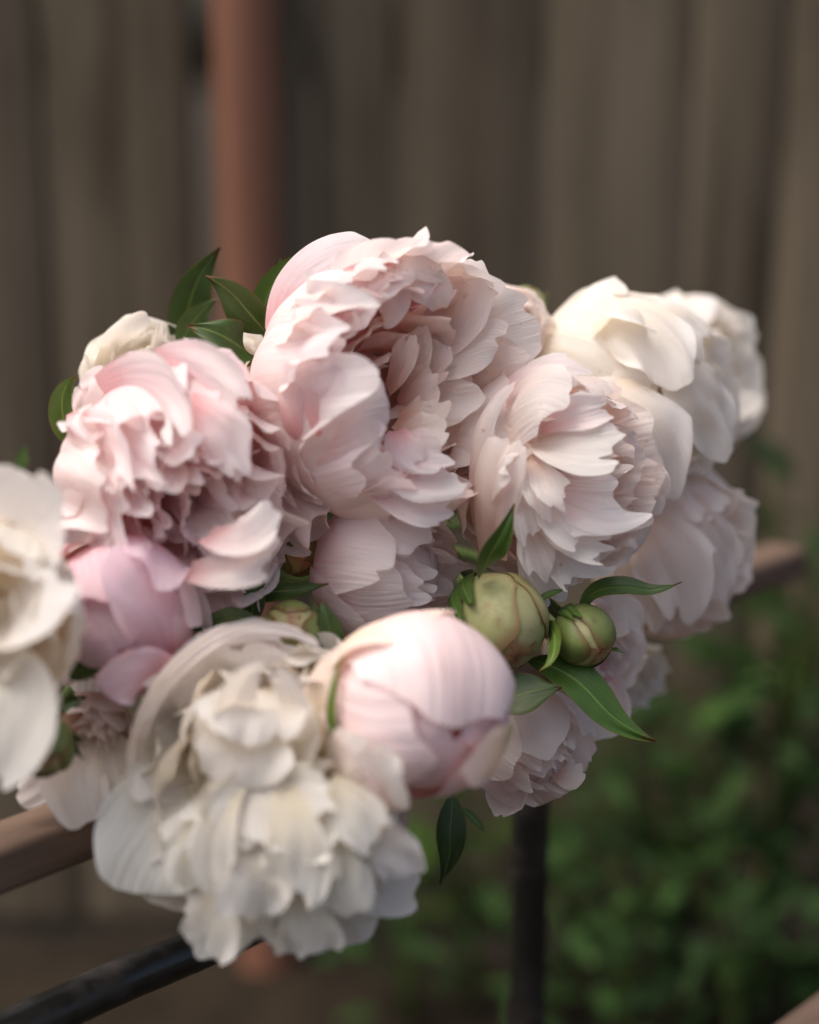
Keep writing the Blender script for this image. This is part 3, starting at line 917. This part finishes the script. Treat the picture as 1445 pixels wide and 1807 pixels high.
for pts, w_ in [([(680, 790, 90), (728, 800, 148), (775, 806, 156), (800, 796, 150)], 46), ([(672, 820, 110), (728, 845, 158), (790, 850, 152), (824, 838, 132)], 48),
                ([(650, 845, 120), (715, 882, 152), (775, 896, 142), (812, 884, 122)], 50), ([(700, 760, 110), (712, 790, 160), (738, 820, 172), (760, 828, 168)], 36)]:
    A.free(pts, w_, (-.15, .5, .85), **dict(TG, ruf=.22, notch=.16, teeth=.05))
A.free([(722, 548, 95), (745, 520, 118), (768, 490, 112)], 17, (-.2, .3, .9), mat=ROSE, ruf=.2, teeth=.1, notch=.2)
# sepals at the back of A
A.petal(176, [(.04, -.84), (.55, -.80), (.92, -.42), (1.08, -.10)], .26, mat=OLDP, name="sepal", cup=.5, rnd=.5, base=.5)
A.petal(128, [(.04, -.84), (.55, -.80), (.94, -.40), (1.08, .02)], .16, mat=SEPAL2, name="sepal", cup=.5, rnd=.6, base=.5)

# ---- B: pink ruffled, left
B = Flower("peony", (322, 858, .80), (.36, -.30, .88), 228, "ruffled pink peony on the left, packed with small folded petals", seed=2, mat=PINK)
rings(B, [(6, .56, 1.0, .97, .40, .10, 0, dict(pleat=.015, notch=.08)),
          (8, .44, .92, .86, .60, .22, 30, {}),
          (9, .38, .80, .70, .74, .28, 10, {}),
          (10, .34, .64, .54, .80, .32, 25, dict(notch=.16)),
          (8, .32, .46, .38, .86, .34, 0, dict(notch=.2)),
          (7, .28, .28, .22, .86, .36, 20, dict(notch=.2)), (4, .26, .12, .08, .84, .3, 20, dict(notch=.2))], (125, .75, .12), 1.25, rk=3.4, nu=29, tcurl=.07)
BL = dict(nu=31, nt=25, teeth=.03, notch=.10, rnd=.30, base=.45, pleat=.02, ruf=.12, rk=3)
for pts, w_, n_ in [
        ([(180, 690, 40), (250, 676, 140), (305, 716, 205), (328, 792, 236)], 62, (.4, .5, -.75)),
        ([(290, 640, 30), (350, 664, 140), (402, 702, 186), (436, 752, 188)], 66, (-.1, .5, -.8)),
        ([(120, 760, 30), (180, 776, 150), (222, 838, 208), (240, 912, 214)], 56, (.6, .3, -.75)),
        ([(110, 830, 10), (162, 880, 135), (206, 960, 176), (236, 1024, 150)], 52, (.6, .2, -.75)),
        ([(330, 715, 150), (378, 760, 206), (420, 800, 206), (446, 838, 190)], 54, (.0, .3, -.9))]:
    B.free(pts, w_, n_, cup=.45, tcurl=B.rng.uniform(.02, .08), **dict(BL, ruf=.2, pleat=.03, notch=.16))
for pts, w_ in [([(365, 945, 170), (425, 948, 222), (470, 915, 214), (490, 890, 205)], 44), ([(330, 1010, 150), (415, 1002, 206), (478, 976, 198), (505, 955, 185)], 46)]:
    B.free(pts, w_, (.0, .55, .8), cup=.5, **dict(BL, ruf=.26, notch=.18))
B.free([(150, 760, -60), (150, 700, 0), (165, 670, 30), (145, 690, 60)], 40, (.6, -.4, .3), ruf=.06, tcurl=.05)

# ---- C: cream, front
Cf = Flower("peony", (472, 1372, .757), (-.06, .34, .94), 246, "big drooping cream white peony in front, hanging over the rail", seed=3, mat=CREAM_SHADED)
rings(Cf, [(6, .66, 1.0, .98, .42, .06, 30, dict(GUARD)),
           (7, .50, .92, .84, .56, .16, 0, {}),
           (8, .44, .80, .70, .66, .22, 22, {}),
           (8, .38, .64, .56, .70, .26, 0, dict(notch=.16)),
           (7, .32, .46, .40, .68, .30, 10, dict(notch=.2)),
           (6, .34, .30, .20, .62, .30, 20, dict(notch=.2)), (4, .30, .16, .06, .60, .30, 50, dict(notch=.2))], (92, .55, .62), 1.3, rk=3.2, nu=27)
CL = dict(ruf=.08, pleat=.012, teeth=.02, notch=.08, nu=27, nt=21)
Cf.free([(430, 1340, -40), (320, 1430, 60), (245, 1525, 95), (222, 1600, 80)], 112, (.2, .35, .9), cup=.35, **CL)
Cf.free([(420, 1320, -80), (300, 1330, -10), (262, 1385, 60), (270, 1430, 95)], 120, (.75, .1, .5), cup=.7, **CL)
Cf.free([(500, 1420, -20), (430, 1560, 70), (385, 1650, 75), (360, 1705, 60)], 85, (.0, .4, .9), cup=.4, **dict(CL, crum=.006))
Cf.free([(520, 1420, -20), (560, 1580, 60), (590, 1650, 50), (600, 1685, 35)], 120, (.0, .5, .9), cup=.45, **CL)
Cf.free([(520, 1420, -20), (650, 1520, 40), (720, 1560, 30), (760, 1545, 20)], 90, (-.3, .5, .8), cup=.5, **CL)
# hood at the top and the folded heart
Cf.free([(455, 1330, -90), (420, 1190, -70), (450, 1118, 10), (470, 1130, 70)], 135, (0, -.5, .6), cup=.75, mat=CREAM, **CL)
Cf.free([(455, 1330, -90), (330, 1240, -50), (290, 1200, 10), (330, 1180, 60)], 90, (.7, -.4, .5), cup=.7, mat=CREAM, **CL)

TR = dict(nu=33, nt=25, teeth=.04, rnd=.25, base=.3, pleat=.03, rk=3.0, crum=.009)
for k in range(24):
    an = math.radians(195 + 160 * ((k * .618) % 1)); rr = .42 + .62 * (k / 23.)
    rr = 1.46 - rr                                   # outer petals first, inner ones last
    x = 478 + math.cos(an) * rr * 262; y = 1395 - math.sin(an) * rr * 275
    z = 190 * math.sqrt(max(0, 1 - (rr * .93) ** 2)) + Cf.rng.uniform(-8, 18)
    ox, oy = math.cos(an), -math.sin(an)
    ln = Cf.rng.uniform(140, 230)
    q_ = Cf.rng.uniform(-40, 40)
    w_ = Cf.rng.choice([48, 62, 78, 94], p=[.25, .3, .25, .2])
    Cf.free([(x - ox * ln - oy * q_, y - oy * ln + ox * q_, z - 60), (x - ox * ln * .5 - oy * q_ * .2, y - oy * ln * .5 + ox * q_ * .2, z + 2), (x - ox * 24, y - oy * 24, z + 26), (x + oy * q_ * .4, y - ox * q_ * .4, z + 34)], w_,
            (-ox * .35 + Cf.rng.uniform(-.3, .3), oy * .35 + Cf.rng.uniform(-.1, .3), .9), cup=Cf.rng.uniform(0, .6), ruf=Cf.rng.uniform(.12, .26), notch=Cf.rng.uniform(.05, .2),
            tcurl=Cf.rng.uniform(-.03, .07), **TR)
for pts, w_ in [([(425, 1380, 175), (386, 1450, 206), (374, 1530, 204), (392, 1585, 190)], 42), ([(500, 1390, 185), (520, 1470, 216), (532, 1552, 206), (526, 1606, 184)], 58),
                ([(580, 1380, 170), (630, 1440, 200), (662, 1505, 188)], 50), ([(452, 1470, 180), (446, 1560, 206), (448, 1634, 180)], 62), ([(560, 1480, 170), (602, 1560, 184), (624, 1616, 160)], 58),
                ([(372, 1430, 150), (338, 1500, 172), (334, 1574, 152)], 46), ([(640, 1440, 140), (694, 1504, 156), (724, 1556, 128)], 46), ([(400, 1560, 140), (380, 1630, 150), (366, 1690, 115)], 56), ([(520, 1580, 150), (540, 1640, 150), (550, 1690, 110)], 60)]:
    Cf.free(pts, w_, (Cf.rng.uniform(-.2, .2), .3, .9), cup=.3, tcurl=-.03, notch=.14, **dict(TR, ruf=.2, pleat=.018))
HT = dict(mat=CREAM, nu=29, nt=23, teeth=.02, notch=.09, rnd=.28, base=.3, pleat=.015, ruf=.09)
Cf.free([(450, 1270, 120), (432, 1335, 180), (418, 1400, 175)], 88, (.05, .3, .9), cup=.45, **HT)
Cf.free([(452, 1215, 110), (442, 1268, 192), (434, 1316, 204)], 96, (.05, .25, .95), cup=.4, **dict(HT, ruf=.16, pleat=.03))
Cf.free([(440, 1310, 100), (402, 1255, 178), (432, 1196, 200), (472, 1180, 196)], 46, (.6, -.3, .6), cup=.6, **HT)
Cf.free([(470, 1310, 100), (528, 1255, 172), (508, 1200, 198), (468, 1184, 206)], 46, (-.6, -.3, .6), cup=.6, **HT)
Cf.free([(430, 1340, 80), (366, 1310, 150), (358, 1250, 176)], 56, (.8, -.1, .5), cup=.6, **HT)
Cf.free([(475, 1340, 80), (540, 1300, 150), (556, 1240, 166)], 56, (-.8, -.1, .5), cup=.6, **HT)
# rolled white rim of the hood
Cf.free([(232, 1345, 70), (286, 1205, 75), (385, 1124, 62), (490, 1110, 58), (572, 1150, 60)], 24, (.1, -.35, -.9), cup=.7, **dict(HT, rnd=.3, ruf=.5, rk=8, base=.6, nt=41))
Cf.free([(450, 1350, 0), (330, 1300, 0), (268, 1262, 36), (250, 1290, 66)], 120, (.6, -.2, .8), cup=.5, **HT)
Cf.free([(455, 1320, -30), (430, 1215, 0), (415, 1150, 36), (412, 1122, 62)], 130, (0, -.4, .9), cup=.6, **HT)

# ---- D: blush, right of centre, in focus
D = Flower("peony", (985, 835, .845), (.32, .08, .94), 192, "sharply seen blush peony right of centre with pleated fan petals", seed=4, mat=BLUSH)
HD = dict(nu=37, nt=25)
rings(D, [(6, .58, 1.0, .98, .40, .06, 20, dict(GUARD, pleat=.014)),
          (6, .50, .90, .82, .60, .10, 0, {}),
          (8, .40, .76, .68, .70, .15, 22, {}),
          (8, .34, .58, .50, .74, .18, 0, dict(notch=.16)),
          (7, .28, .38, .30, .72, .24, 10, dict(notch=.2))], (112, .75, .55), 1.0, pleat=.035, **HD)
DF = dict(mat=BLUSHW, pleat=.026, teeth=.05, notch=.18, rnd=.22, ruf=.10, rk=4, nu=45, nt=27, base=.18, wpos=.75)
# the big pleated fan and the narrow petals hanging under it
D.free([(935, 775, 90), (985, 785, 165), (1050, 788, 195), (1120, 772, 185)], 70, (.1, .5, .85), cup=.35, **DF)
NR = dict(DF, pleat=.03, rnd=.3)
D.free([(955, 760, 110), (1000, 735, 160), (1045, 725, 175), (1085, 715, 165)], 38, (.1, .2, .9), cup=.6, **dict(NR, mat=PINK))
D.free([(930, 800, 130), (948, 865, 182), (968, 925, 178)], 34, (.3, .2, .9), cup=.2, **NR)
D.free([(940, 800, 140), (975, 868, 192), (1004, 900, 190)], 36, (.1, .4, .85), cup=.3, **NR)
D.free([(922, 820, 120), (928, 900, 165), (944, 968, 160)], 36, (.35, .2, .9), cup=.2, **NR)
D.free([(950, 860, 120), (992, 930, 165), (1030, 962, 158)], 46, (.1, .5, .85), cup=.35, **NR)
D.free([(925, 900, 90), (948, 985, 132), (964, 1034, 122)], 40, (.3, .3, .9), cup=.2, **NR)
D.free([(940, 840, 60), (1020, 880, 130), (1080, 890, 148), (1138, 868, 135)], 82, (.0, .4, .9), cup=.3, **dict(NR, mat=PINK, teeth=.08))
D.free([(930, 870, 50), (1000, 930, 115), (1060, 950, 130), (1122, 942, 122)], 66, (.1, .5, .85), cup=.4, **NR)
D.free([(945, 900, 20), (1000, 975, 75), (1050, 1015, 90), (1100, 1000, 82)], 72, (.1, .6, .8), cup=.4, **NR)
D.free([(920, 900, 20), (962, 1010, 70), (988, 1050, 70), (1010, 1078, 60)], 58, (.2, .5, .85), cup=.4, **NR)
# petals curling over the heart from the left, and the rolled ones at the left side
HO = dict(nu=37, nt=27, teeth=.03, notch=.09, rnd=.3, base=.4, pleat=.014, ruf=.08)
D.free([(872, 810, 30), (900, 728, 120), (958, 692, 175), (1018, 718, 200)], 74, (.5, -.5, -.7), cup=.5, mat=BLUSHW, **HO)
D.free([(858, 800, 0), (888, 690, 70), (960, 645, 120), (1052, 656, 130)], 62, (.3, -.7, -.6), cup=.6, mat=PINK, **HO)
D.free([(838, 940, 40), (832, 830, 115), (856, 735, 135), (916, 664, 115)], 34, (.7, -.2, -.6), cup=1.1, mat=BLUSHW, **HO)
D.free([(852, 985, 60), (852, 880, 145), (870, 800, 172), (902, 750, 165)], 42, (.6, -.1, -.75), cup=.7, mat=BLUSH, **HO)
D.free([(880, 985, 90), (882, 890, 165), (900, 820, 190), (925, 775, 185)], 36, (.6, -.1, -.75), cup=.7, mat=BLUSH, **HO)
D.free([(868, 880, 140), (878, 836, 182), (892, 812, 198), (905, 832, 208)], 36, (.3, -.6, -.5), cup=.5, mat=BLUSHW, **HO)

# ---- E, F, G: white and blush at the right back
E = Flower("peony", (1112, 702, .93), (.50, .0, .85), 188, "white peony behind the blush one, leaning right", seed=5, mat=CREAM)
loose_peony(E, (150, 1.0, .0), ruf=1.6)
E.free([(1040, 690, -60), (985, 610, -20), (1020, 545, 10), (1062, 506, 20)], 62, (.5, -.3, .6), ruf=.05, rnd=.5, cup=.4)
E.free([(1060, 640, 60), (1090, 560, 110), (1110, 545, 140), (1150, 600, 170)], 70, (.2, -.7, .2), ruf=.08, cup=.5)
EX = dict(cup=.5, ruf=.17, pleat=.02, teeth=.035, notch=.14, rnd=.3, base=.45, tcurl=.06)
E.free([(1040, 560, 60), (1105, 560, 130), (1170, 620, 165), (1195, 690, 160)], 72, (-.1, -.3, -.9), **EX)
E.free([(1070, 690, 150), (1125, 740, 195), (1165, 815, 180), (1160, 885, 130)], 88, (-.2, .1, -.95), **EX)
E.free([(1170, 600, 110), (1225, 670, 140), (1262, 750, 115), (1268, 810, 80)], 74, (-.5, -.1, -.8), **EX)
E.free([(1130, 560, 110), (1180, 560, 120), (1225, 600, 110), (1240, 640, 90)], 50, (-.2, -.5, -.8), **EX)
Ff = Flower("peony", (1218, 662, 1.05), (.55, .1, .8), 142, "farthest white peony, blurred at the right edge of the bunch", seed=6, mat=CREAM)
loose_peony(Ff, (150, .5, .3))
Ff.free([(1240, 700, 20), (1290, 720, 40), (1315, 715, 40), (1330, 690, 40)], 45, (-.3, .5, .6), ruf=.1)
G = Flower("peony", (1188, 962, .95), (.58, -.2, .78), 156, "blush white peony low at the right, resting on the end of the rail", seed=7, mat=BLUSHW, tint=(1, .985, .95))
loose_peony(G, (150, 1.0, .1), ruf=1.5)
G.free([(1270, 920, 20), (1285, 900, 40), (1300, 875, 45), (1312, 862, 40)], 18, (-.7, .3, .5), ruf=.05)
G.free([(1190, 1040, -30), (1200, 1090, 0), (1210, 1130, 10)], 32, (0, .3, .9), ruf=.08)

G.free([(1105, 915, 100), (1165, 955, 165), (1205, 1030, 150), (1200, 1105, 100)], 78, (-.2, .1, -.95), **EX)
G.free([(1190, 860, 90), (1240, 910, 115), (1268, 990, 100), (1268, 1060, 60)], 62, (-.5, -.1, -.8), **EX)
G.free([(1090, 960, 100), (1110, 1020, 140), (1130, 1080, 130), (1135, 1120, 100)], 55, (0, .1, -.95), **EX)

# ---- H: white, left edge
H = Flower("peony", (-52, 1110, .705), (.30, .12, .94), 195, "white peony cut off by the left picture edge", seed=8, mat=CREAM)
loose_peony(H, (70, .6, .3), ruf=.7)
H.free([(-60, 1050, -60), (30, 920, -20), (80, 860, 30), (60, 830, 60)], 120, (-.5, -.4, .6), cup=.5, ruf=.04, nu=29)
H.free([(-40, 1110, 0), (60, 1080, 80), (110, 1050, 110), (130, 1020, 110)], 90, (-.2, .6, .7), cup=.4, ruf=.05, nu=29)
H.free([(-60, 1150, 0), (10, 1220, 70), (5, 1310, 80), (-25, 1385, 60)], 96, (.0, .3, .9), cup=.5, ruf=.06, nu=29)

# ---- J: rose pink, left
J = Flower("peony", (208, 1092, .77), (.20, -.42, .88), 140, "deep pink half open peony tucked low on the left", seed=10, mat=ROSE)
opening_bud(J, [(100, .78, .72, 1.0, ROSE, {}), (20, .70, .60, 1.04, PINK, {}), (200, .74, .66, 1.03, PINK, {}), (300, .62, .62, 1.05, ROSE, {}), (60, .74, .62, 1.10, PINK, dict(tcurl=.05, tint=(.97, .86, .95))), (150, .68, .55, 1.12, ROSE, dict(tcurl=.07)), (330, .55, .6, 1.12, PINK, dict(tcurl=.07)), (250, .5, .5, 1.12, PINK, dict(tcurl=.08))], ROSE)
J.petal(115, [(.04, -1.0), (.55, -.92), (.95, -.45), (1.12, -.0)], .42, mat=OLDP, name="sepal", cup=.5, rnd=.5, base=.5)

J.free([(300, 1190, -10), (290, 1100, 80), (235, 1030, 120), (178, 985, 110)], 70, (-.5, -.2, -.8), mat=PINK, cup=.5, ruf=.05, tcurl=.05, rnd=.3, tint=(.98, .88, .96))
J.free([(310, 1200, 10), (270, 1190, 90), (215, 1200, 130), (170, 1215, 120)], 52, (-.1, .3, -.9), mat=ROSE, cup=.5, ruf=.05, tcurl=.06, rnd=.3)
J.free([(330, 1150, -20), (325, 1110, 40), (300, 1070, 60), (280, 1050, 50)], 40, (-.6, -.1, -.7), mat=PINK, cup=.5, tcurl=.05)

# ---- K: half closed under A
K = Flower("peony", (688, 1003, .835), (.86, -.10, .5), 132, "half closed pale pink peony under the largest one", seed=11, mat=PINK)
opening_bud(K, [(190, .80, .85, .98, PINK, {}), (120, .82, .7, 1.02, PINK, {}), (240, .84, .7, 1.02, PINK, {}), (155, .70, .62, 1.06, PINK, dict(tcurl=.03)), (215, .62, .6, 1.10, PINK, dict(tcurl=.03)), (60, .76, .6, 1.04, PINK, {}), (0, .74, .6, 1.0, PINK, {}), (-60, .76, .6, 1.0, PINK, {})], PINK, .7)
rings(K, [(6, .4, .7, .5, .9, .2, 0, {}), (5, .3, .4, .25, .85, .3, 20, {})], (180, .5), 1.0)

# ---- N: small, low
Nn = Flower("peony", (935, 1318, .85), (.52, -.46, .72), 108, "small pale pink peony low beside the fat pink bud", seed=12, mat=BLUSH)
opening_bud(Nn, [(100, .84, .8, 1.0, BLUSH, {}), (40, .78, .6, 1.04, BLUSH, dict(tcurl=.03)), (150, .76, .7, 1.04, BLUSH, dict(tcurl=.02)), (-20, .66, .6, 1.02, BLUSH, dict(tcurl=.06)), (220, .7, .6, 1.0, PINK, {}), (280, .68, .6, 1.0, PINK, {})], PINK, .66)
rings(Nn, [(6, .38, .72, .56, .82, .16, 0, {}), (6, .3, .45, .3, .85, .22, 20, {})], (100, .6), 1.0)
Nn.free([(930, 1370, 0), (890, 1410, 20), (870, 1440, 20)], 42, (0, .6, .7), ruf=.12)
Nn.free([(980, 1360, 20), (1005, 1370, 40), (1030, 1350, 50)], 28, (-.3, .3, .8), ruf=.1)

# ---- O: behind the small green bud
O = Flower("peony", (1045, 1150, .89), (.45, -.25, .86), 92, "peony with pale papery petals behind the small green bud", seed=13, mat=BLUSHW)
loose_peony(O, (140, .5, .2))
O.free([(1030, 1100, 20), (1080, 1090, 60), (1110, 1085, 60), (1120, 1110, 60)], 42, (-.2, .3, .8), ruf=.12)
O.free([(1040, 1180, 10), (1060, 1240, 30), (1040, 1285, 30), (1030, 1300, 20)], 58, (-.1, .3, .8), mat=PINK, ruf=.08, pleat=.03)
O2 = Flower("peony", (1118, 1192, .98), (.5, -.4, .75), 62, "crinkled cream peony, lowest of the blurred ones at the right", seed=17, mat=CREAM)
full_peony(O2, (140, .2, .3), ruf=1.4)
# ---- R, S: behind
Rr = Flower("peony", (898, 578, .90), (.30, .25, .9), 72, "small blush peony peeping out behind the largest peony", seed=14, mat=BLUSH)
loose_peony(Rr, (150, .4, .2))
S = Flower("peony", (255, 675, .88), (.10, .45, .88), 112, "white peony behind the ruffled pink one, upper left", seed=15, mat=CREAM)
loose_peony(S, (90, .4, .2), ruf=.8)
S.free([(250, 720, 0), (190, 650, 10), (215, 590, 30), (268, 556, 45)], 52, (.5, -.5, .6), ruf=.05, rnd=.5, cup=.5)
S.free([(270, 700, 0), (275, 630, 20), (280, 590, 40), (283, 565, 50)], 26, (.6, .1, .7), ruf=.08, teeth=.1)
S2 = Flower("peony", (425, 655, .885), (.0, .5, .85), 70, "white peony almost hidden behind the dark leaves", seed=18, mat=CREAM)
loose_peony(S2, (90, .3, .0), ruf=.6)
# ---- U: pale mauve, hanging at the lower left
U = Flower("peony", (165, 1290, .778), (-.1, -.35, .92), 70, "pale mauve peony hanging at the lower left over the rail", seed=16, mat=BLUSHW, tint=(.96, .92, .90))
loose_peony(U, (60, .3, .5), ruf=.8)
U.free([(170, 1290, 0), (130, 1360, 40), (140, 1420, 60), (160, 1465, 60)], 60, (.2, .4, .8), ruf=.10, mat=CREAM)
U.free([(150, 1290, 0), (90, 1350, 30), (60, 1390, 40), (20, 1410, 40)], 45, (.3, .5, .8), ruf=.10)
U.free([(190, 1290, 10), (210, 1360, 40), (215, 1410, 50), (205, 1440, 50)], 50, (-.1, .4, .8), ruf=.10, mat=CREAM)
# ---- buds
def bracts(F, n, mat):
    for i in range(n):
        ph = F.rng.uniform(0, 360)
        F.petal(ph, [(.05, -1.02), (.60, -.92), (1.02, -.35), (1.10 + F.rng.uniform(0, .12), F.rng.uniform(.0, .35)), (1.16 + F.rng.uniform(0, .2), F.rng.uniform(.4, .6))], F.rng.uniform(.16, .3), mat=mat, name="bract",
                cup=.4, wpos=.8, leafy=True, ruf=.08, notch=0, teeth=0, rnd=0, nu=13, nt=17)


I = Flower("peony_bud", (738, 1245, .742), (.45, -.22, .87), 172, "fat pink peony bud about to open, front centre", "flower bud", "buds in the bunch", seed=9, mat=BUDP)
opening_bud(I, [(78, .985, 1.05, .955, BUDP, dict(rnd=.22, buckle=.05)), (185, .93, .85, .94, BUDP, {}), (310, .95, .85, .945, BUDP, {}),
                (108, .60, .90, 1.02, OLDP, dict(tcurl=.02, buckle=.06)), (218, .74, .78, 1.03, BUDP, dict(tcurl=.05, tint=(1, 1, .98))), (312, .62, .70, 1.02, OLDP, dict(buckle=.05))], BUDP, .88)
I.free([(590, 1420, 10), (632, 1378, 115), (676, 1344, 166), (700, 1322, 176)], 96, (.4, .3, -.85), mat=CREAM, cup=.6, ruf=.05, tcurl=.03, rnd=.3, nu=33, nt=27)
I.free([(905, 1290, 40), (885, 1325, 90), (850, 1355, 122), (812, 1375, 135)], 58, (-.3, .5, -.8), mat=OLDP, cup=.5, ruf=.05, tcurl=.03, rnd=.4)
I.free([(650, 1410, -20), (575, 1340, 30), (552, 1240, 50), (600, 1140, 70)], 50, (.7, .0, -.6), mat=OLDP, name="sepal", cup=.5, rnd=.5, base=.5)
I.free([(600, 1350, 70), (584, 1280, 90), (586, 1220, 95), (606, 1150, 90)], 13, (.6, .0, -.7), mat=LEAF2, name="sepal", cup=.3, rnd=0, leafy=True, tint=(1.3, 1.1, .8))
L = Flower("peony_bud", (880, 1098, .82), (.32, -.60, .73), 92, "big pale green bud above the fat pink bud", "flower bud", "buds in the bunch", seed=20, mat=SEPAL2)
bud(L, SEPAL2, BUDIN, n_out=3, close=.06, w=1.02)
M = Flower("peony_bud", (1030, 1122, .825), (.45, -.45, .76), 58, "small round green bud with a long curved leaf", "flower bud", "buds in the bunch", seed=21, mat=SEPAL)
bud(M, SEPAL, BUDIN, n_out=3, close=.03, w=1.02)
P_ = Flower("peony_bud", (515, 1118, .79), (.1, .2, .95), 58, "green bud half hidden behind the top of the cream peony", "flower bud", "buds in the bunch", seed=22, mat=SEPAL)
bud(P_, SEPAL, BUDIN)
Q = Flower("peony_bud", (525, 975, .835), (.4, -.3, .85), 44, "brownish green bud between two pink peonies", "flower bud", "buds in the bunch", seed=23, mat=SEPAL, tint=(1, .72, .6))
bud(Q, SEPAL, BUDIN)
T_ = Flower("peony_bud", (80, 1318, .735), (.2, -.3, .9), 54, "green bud low at the left picture edge", "flower bud", "buds in the bunch", seed=24, mat=SEPAL)
bud(T_, SEPAL, BUDIN)
for F_ in (L, M, P_, Q, T_):
    bracts(F_, 2, LEAF2)
W_ = Flower("peony_bud", (926, 540, .97), (.4, .3, .85), 34, "small yellowish bud behind the top of the bunch", "flower bud", "buds in the bunch", seed=25, mat=SEPAL2)
bud(W_, SEPAL2, BUDIN)

# ------------------------------------------------------------------ leaves (parts of the stem they grow on)
S2.leaf([(325, 625, -40), (328, 560, -20), (352, 490, 0), (392, 434, 10)], 40, (.4, .1, .9))
S2.leaf([(318, 615, 20), (335, 575, 30), (360, 545, 40), (385, 528, 35)], 26, (.3, -.4, .8), mat=LEAF2, tint=(.8, .8, .9))
A.leaf([(474, 590, -60), (440, 555, -10), (405, 515, 10), (362, 486, 20)], 40, (-.3, -.2, .95), tint=(1.5, 1.3, 1.8))
A.leaf([(455, 640, -60), (430, 615, 10), (385, 590, 40), (330, 575, 20)], 46, (-.2, .45, .9))
A.leaf([(470, 600, -90), (470, 530, -90), (500, 480, -80), (552, 440, -70)], 34, (.4, -.3, .8), mat=LEAF2, tint=(.7, .8, .6))
A.leaf([(478, 545, -120), (485, 490, -120), (497, 450, -120)], 14, (.4, 0, .8))
B.leaf([(135, 790, -40), (112, 740, -20), (112, 690, 0), (140, 662, 20)], 30, (.5, 0, .8), mat=LEAF2, tint=(1.3, 1.2, 1.0), )
B.leaf([(150, 780, -20), (142, 745, 0), (150, 715, 10)], 16, (.5, 0, .8), mat=LEAF2, tint=(1.6, 1.3, 1.3))
L.leaf([(846, 1020, 60), (862, 985, 110), (888, 940, 130), (907, 888, 125)], 27, (.5, .2, .8), mat=LEAF2, tint=(.75, .8, .6))
L.leaf([(945, 1062, 0), (972, 1048, 10), (1003, 1039, 10)], 8, (0, .6, .8), mat=LEAF2)
L.leaf([(960, 1110, -30), (978, 1120, 30), (975, 1160, 50), (950, 1185, 50)], 20, (-.7, 0, .7), mat=LEAF2, tint=(1.6, 1.4, 1.3))
M.leaf([(1025, 1082, -10), (1050, 1045, 10), (1100, 1036, 20), (1150, 1042, 20), (1204, 1027, 10)], 27, (.1, .75, .55), tint=(.9, 1.0, .8))
M.leaf([(1075, 1145, -20), (1090, 1148, -10), (1100, 1152, -10)], 7, (.1, .75, .55), mat=LEAF2)
M.leaf([(930, 1165, -30), (1010, 1195, 20), (1085, 1270, 30), (1158, 1308, 20)], 42, (.35, .45, .8), mat=LEAF2, tint=(.75, .8, .7))
L.leaf([(868, 1240, 40), (910, 1228, 50), (950, 1218, 50), (992, 1213, 45)], 42, (.2, .5, .8), tint=(.7, .75, .7))
L.leaf([(800, 1400, 10), (795, 1460, 30), (792, 1510, 30), (775, 1562, 30)], 30, (.3, .0, .9), tint=(.6, .65, .6))
L.leaf([(815, 1425, 10), (840, 1450, 10), (858, 1472, 10)], 10, (.3, .4, .8))
P_.leaf([(460, 1100, -10), (410, 1090, 10), (360, 1105, 10), (310, 1110, 0)], 22, (0, .6, .8))
P_.leaf([(578, 1165, 10), (582, 1125, 20), (575, 1085, 20), (565, 1055, 10)], 26, (.3, .0, .9))
P_.leaf([(440, 1110, -60), (448, 1060, -50), (455, 1020, -40), (462, 985, -40)], 22, (.2, .2, .9))
P_.leaf([(430, 1060, -80), (480, 1045, -70), (530, 1040, -60), (580, 1030, -50)], 24, (0, .5, .8))
J.leaf([(120, 1195, 60), (145, 1180, 70), (175, 1155, 75), (196, 1118, 70)], 24, (.3, .3, .85))
J.leaf([(105, 1250, 0), (130, 1240, 10), (155, 1228, 10)], 14, (.3, .3, .85))
K.leaf([(560, 1040, -70), (575, 990, -60), (590, 950, -60), (600, 910, -60)], 26, (.3, .2, .85))
H.leaf([(35, 830, -60), (40, 805, -50), (46, 785, -50)], 12, (.3, .2, .85), mat=LEAF2)
W_.leaf([(930, 560, -30), (952, 535, -30), (968, 518, -30)], 18, (.3, .2, .85), mat=LEAF2)
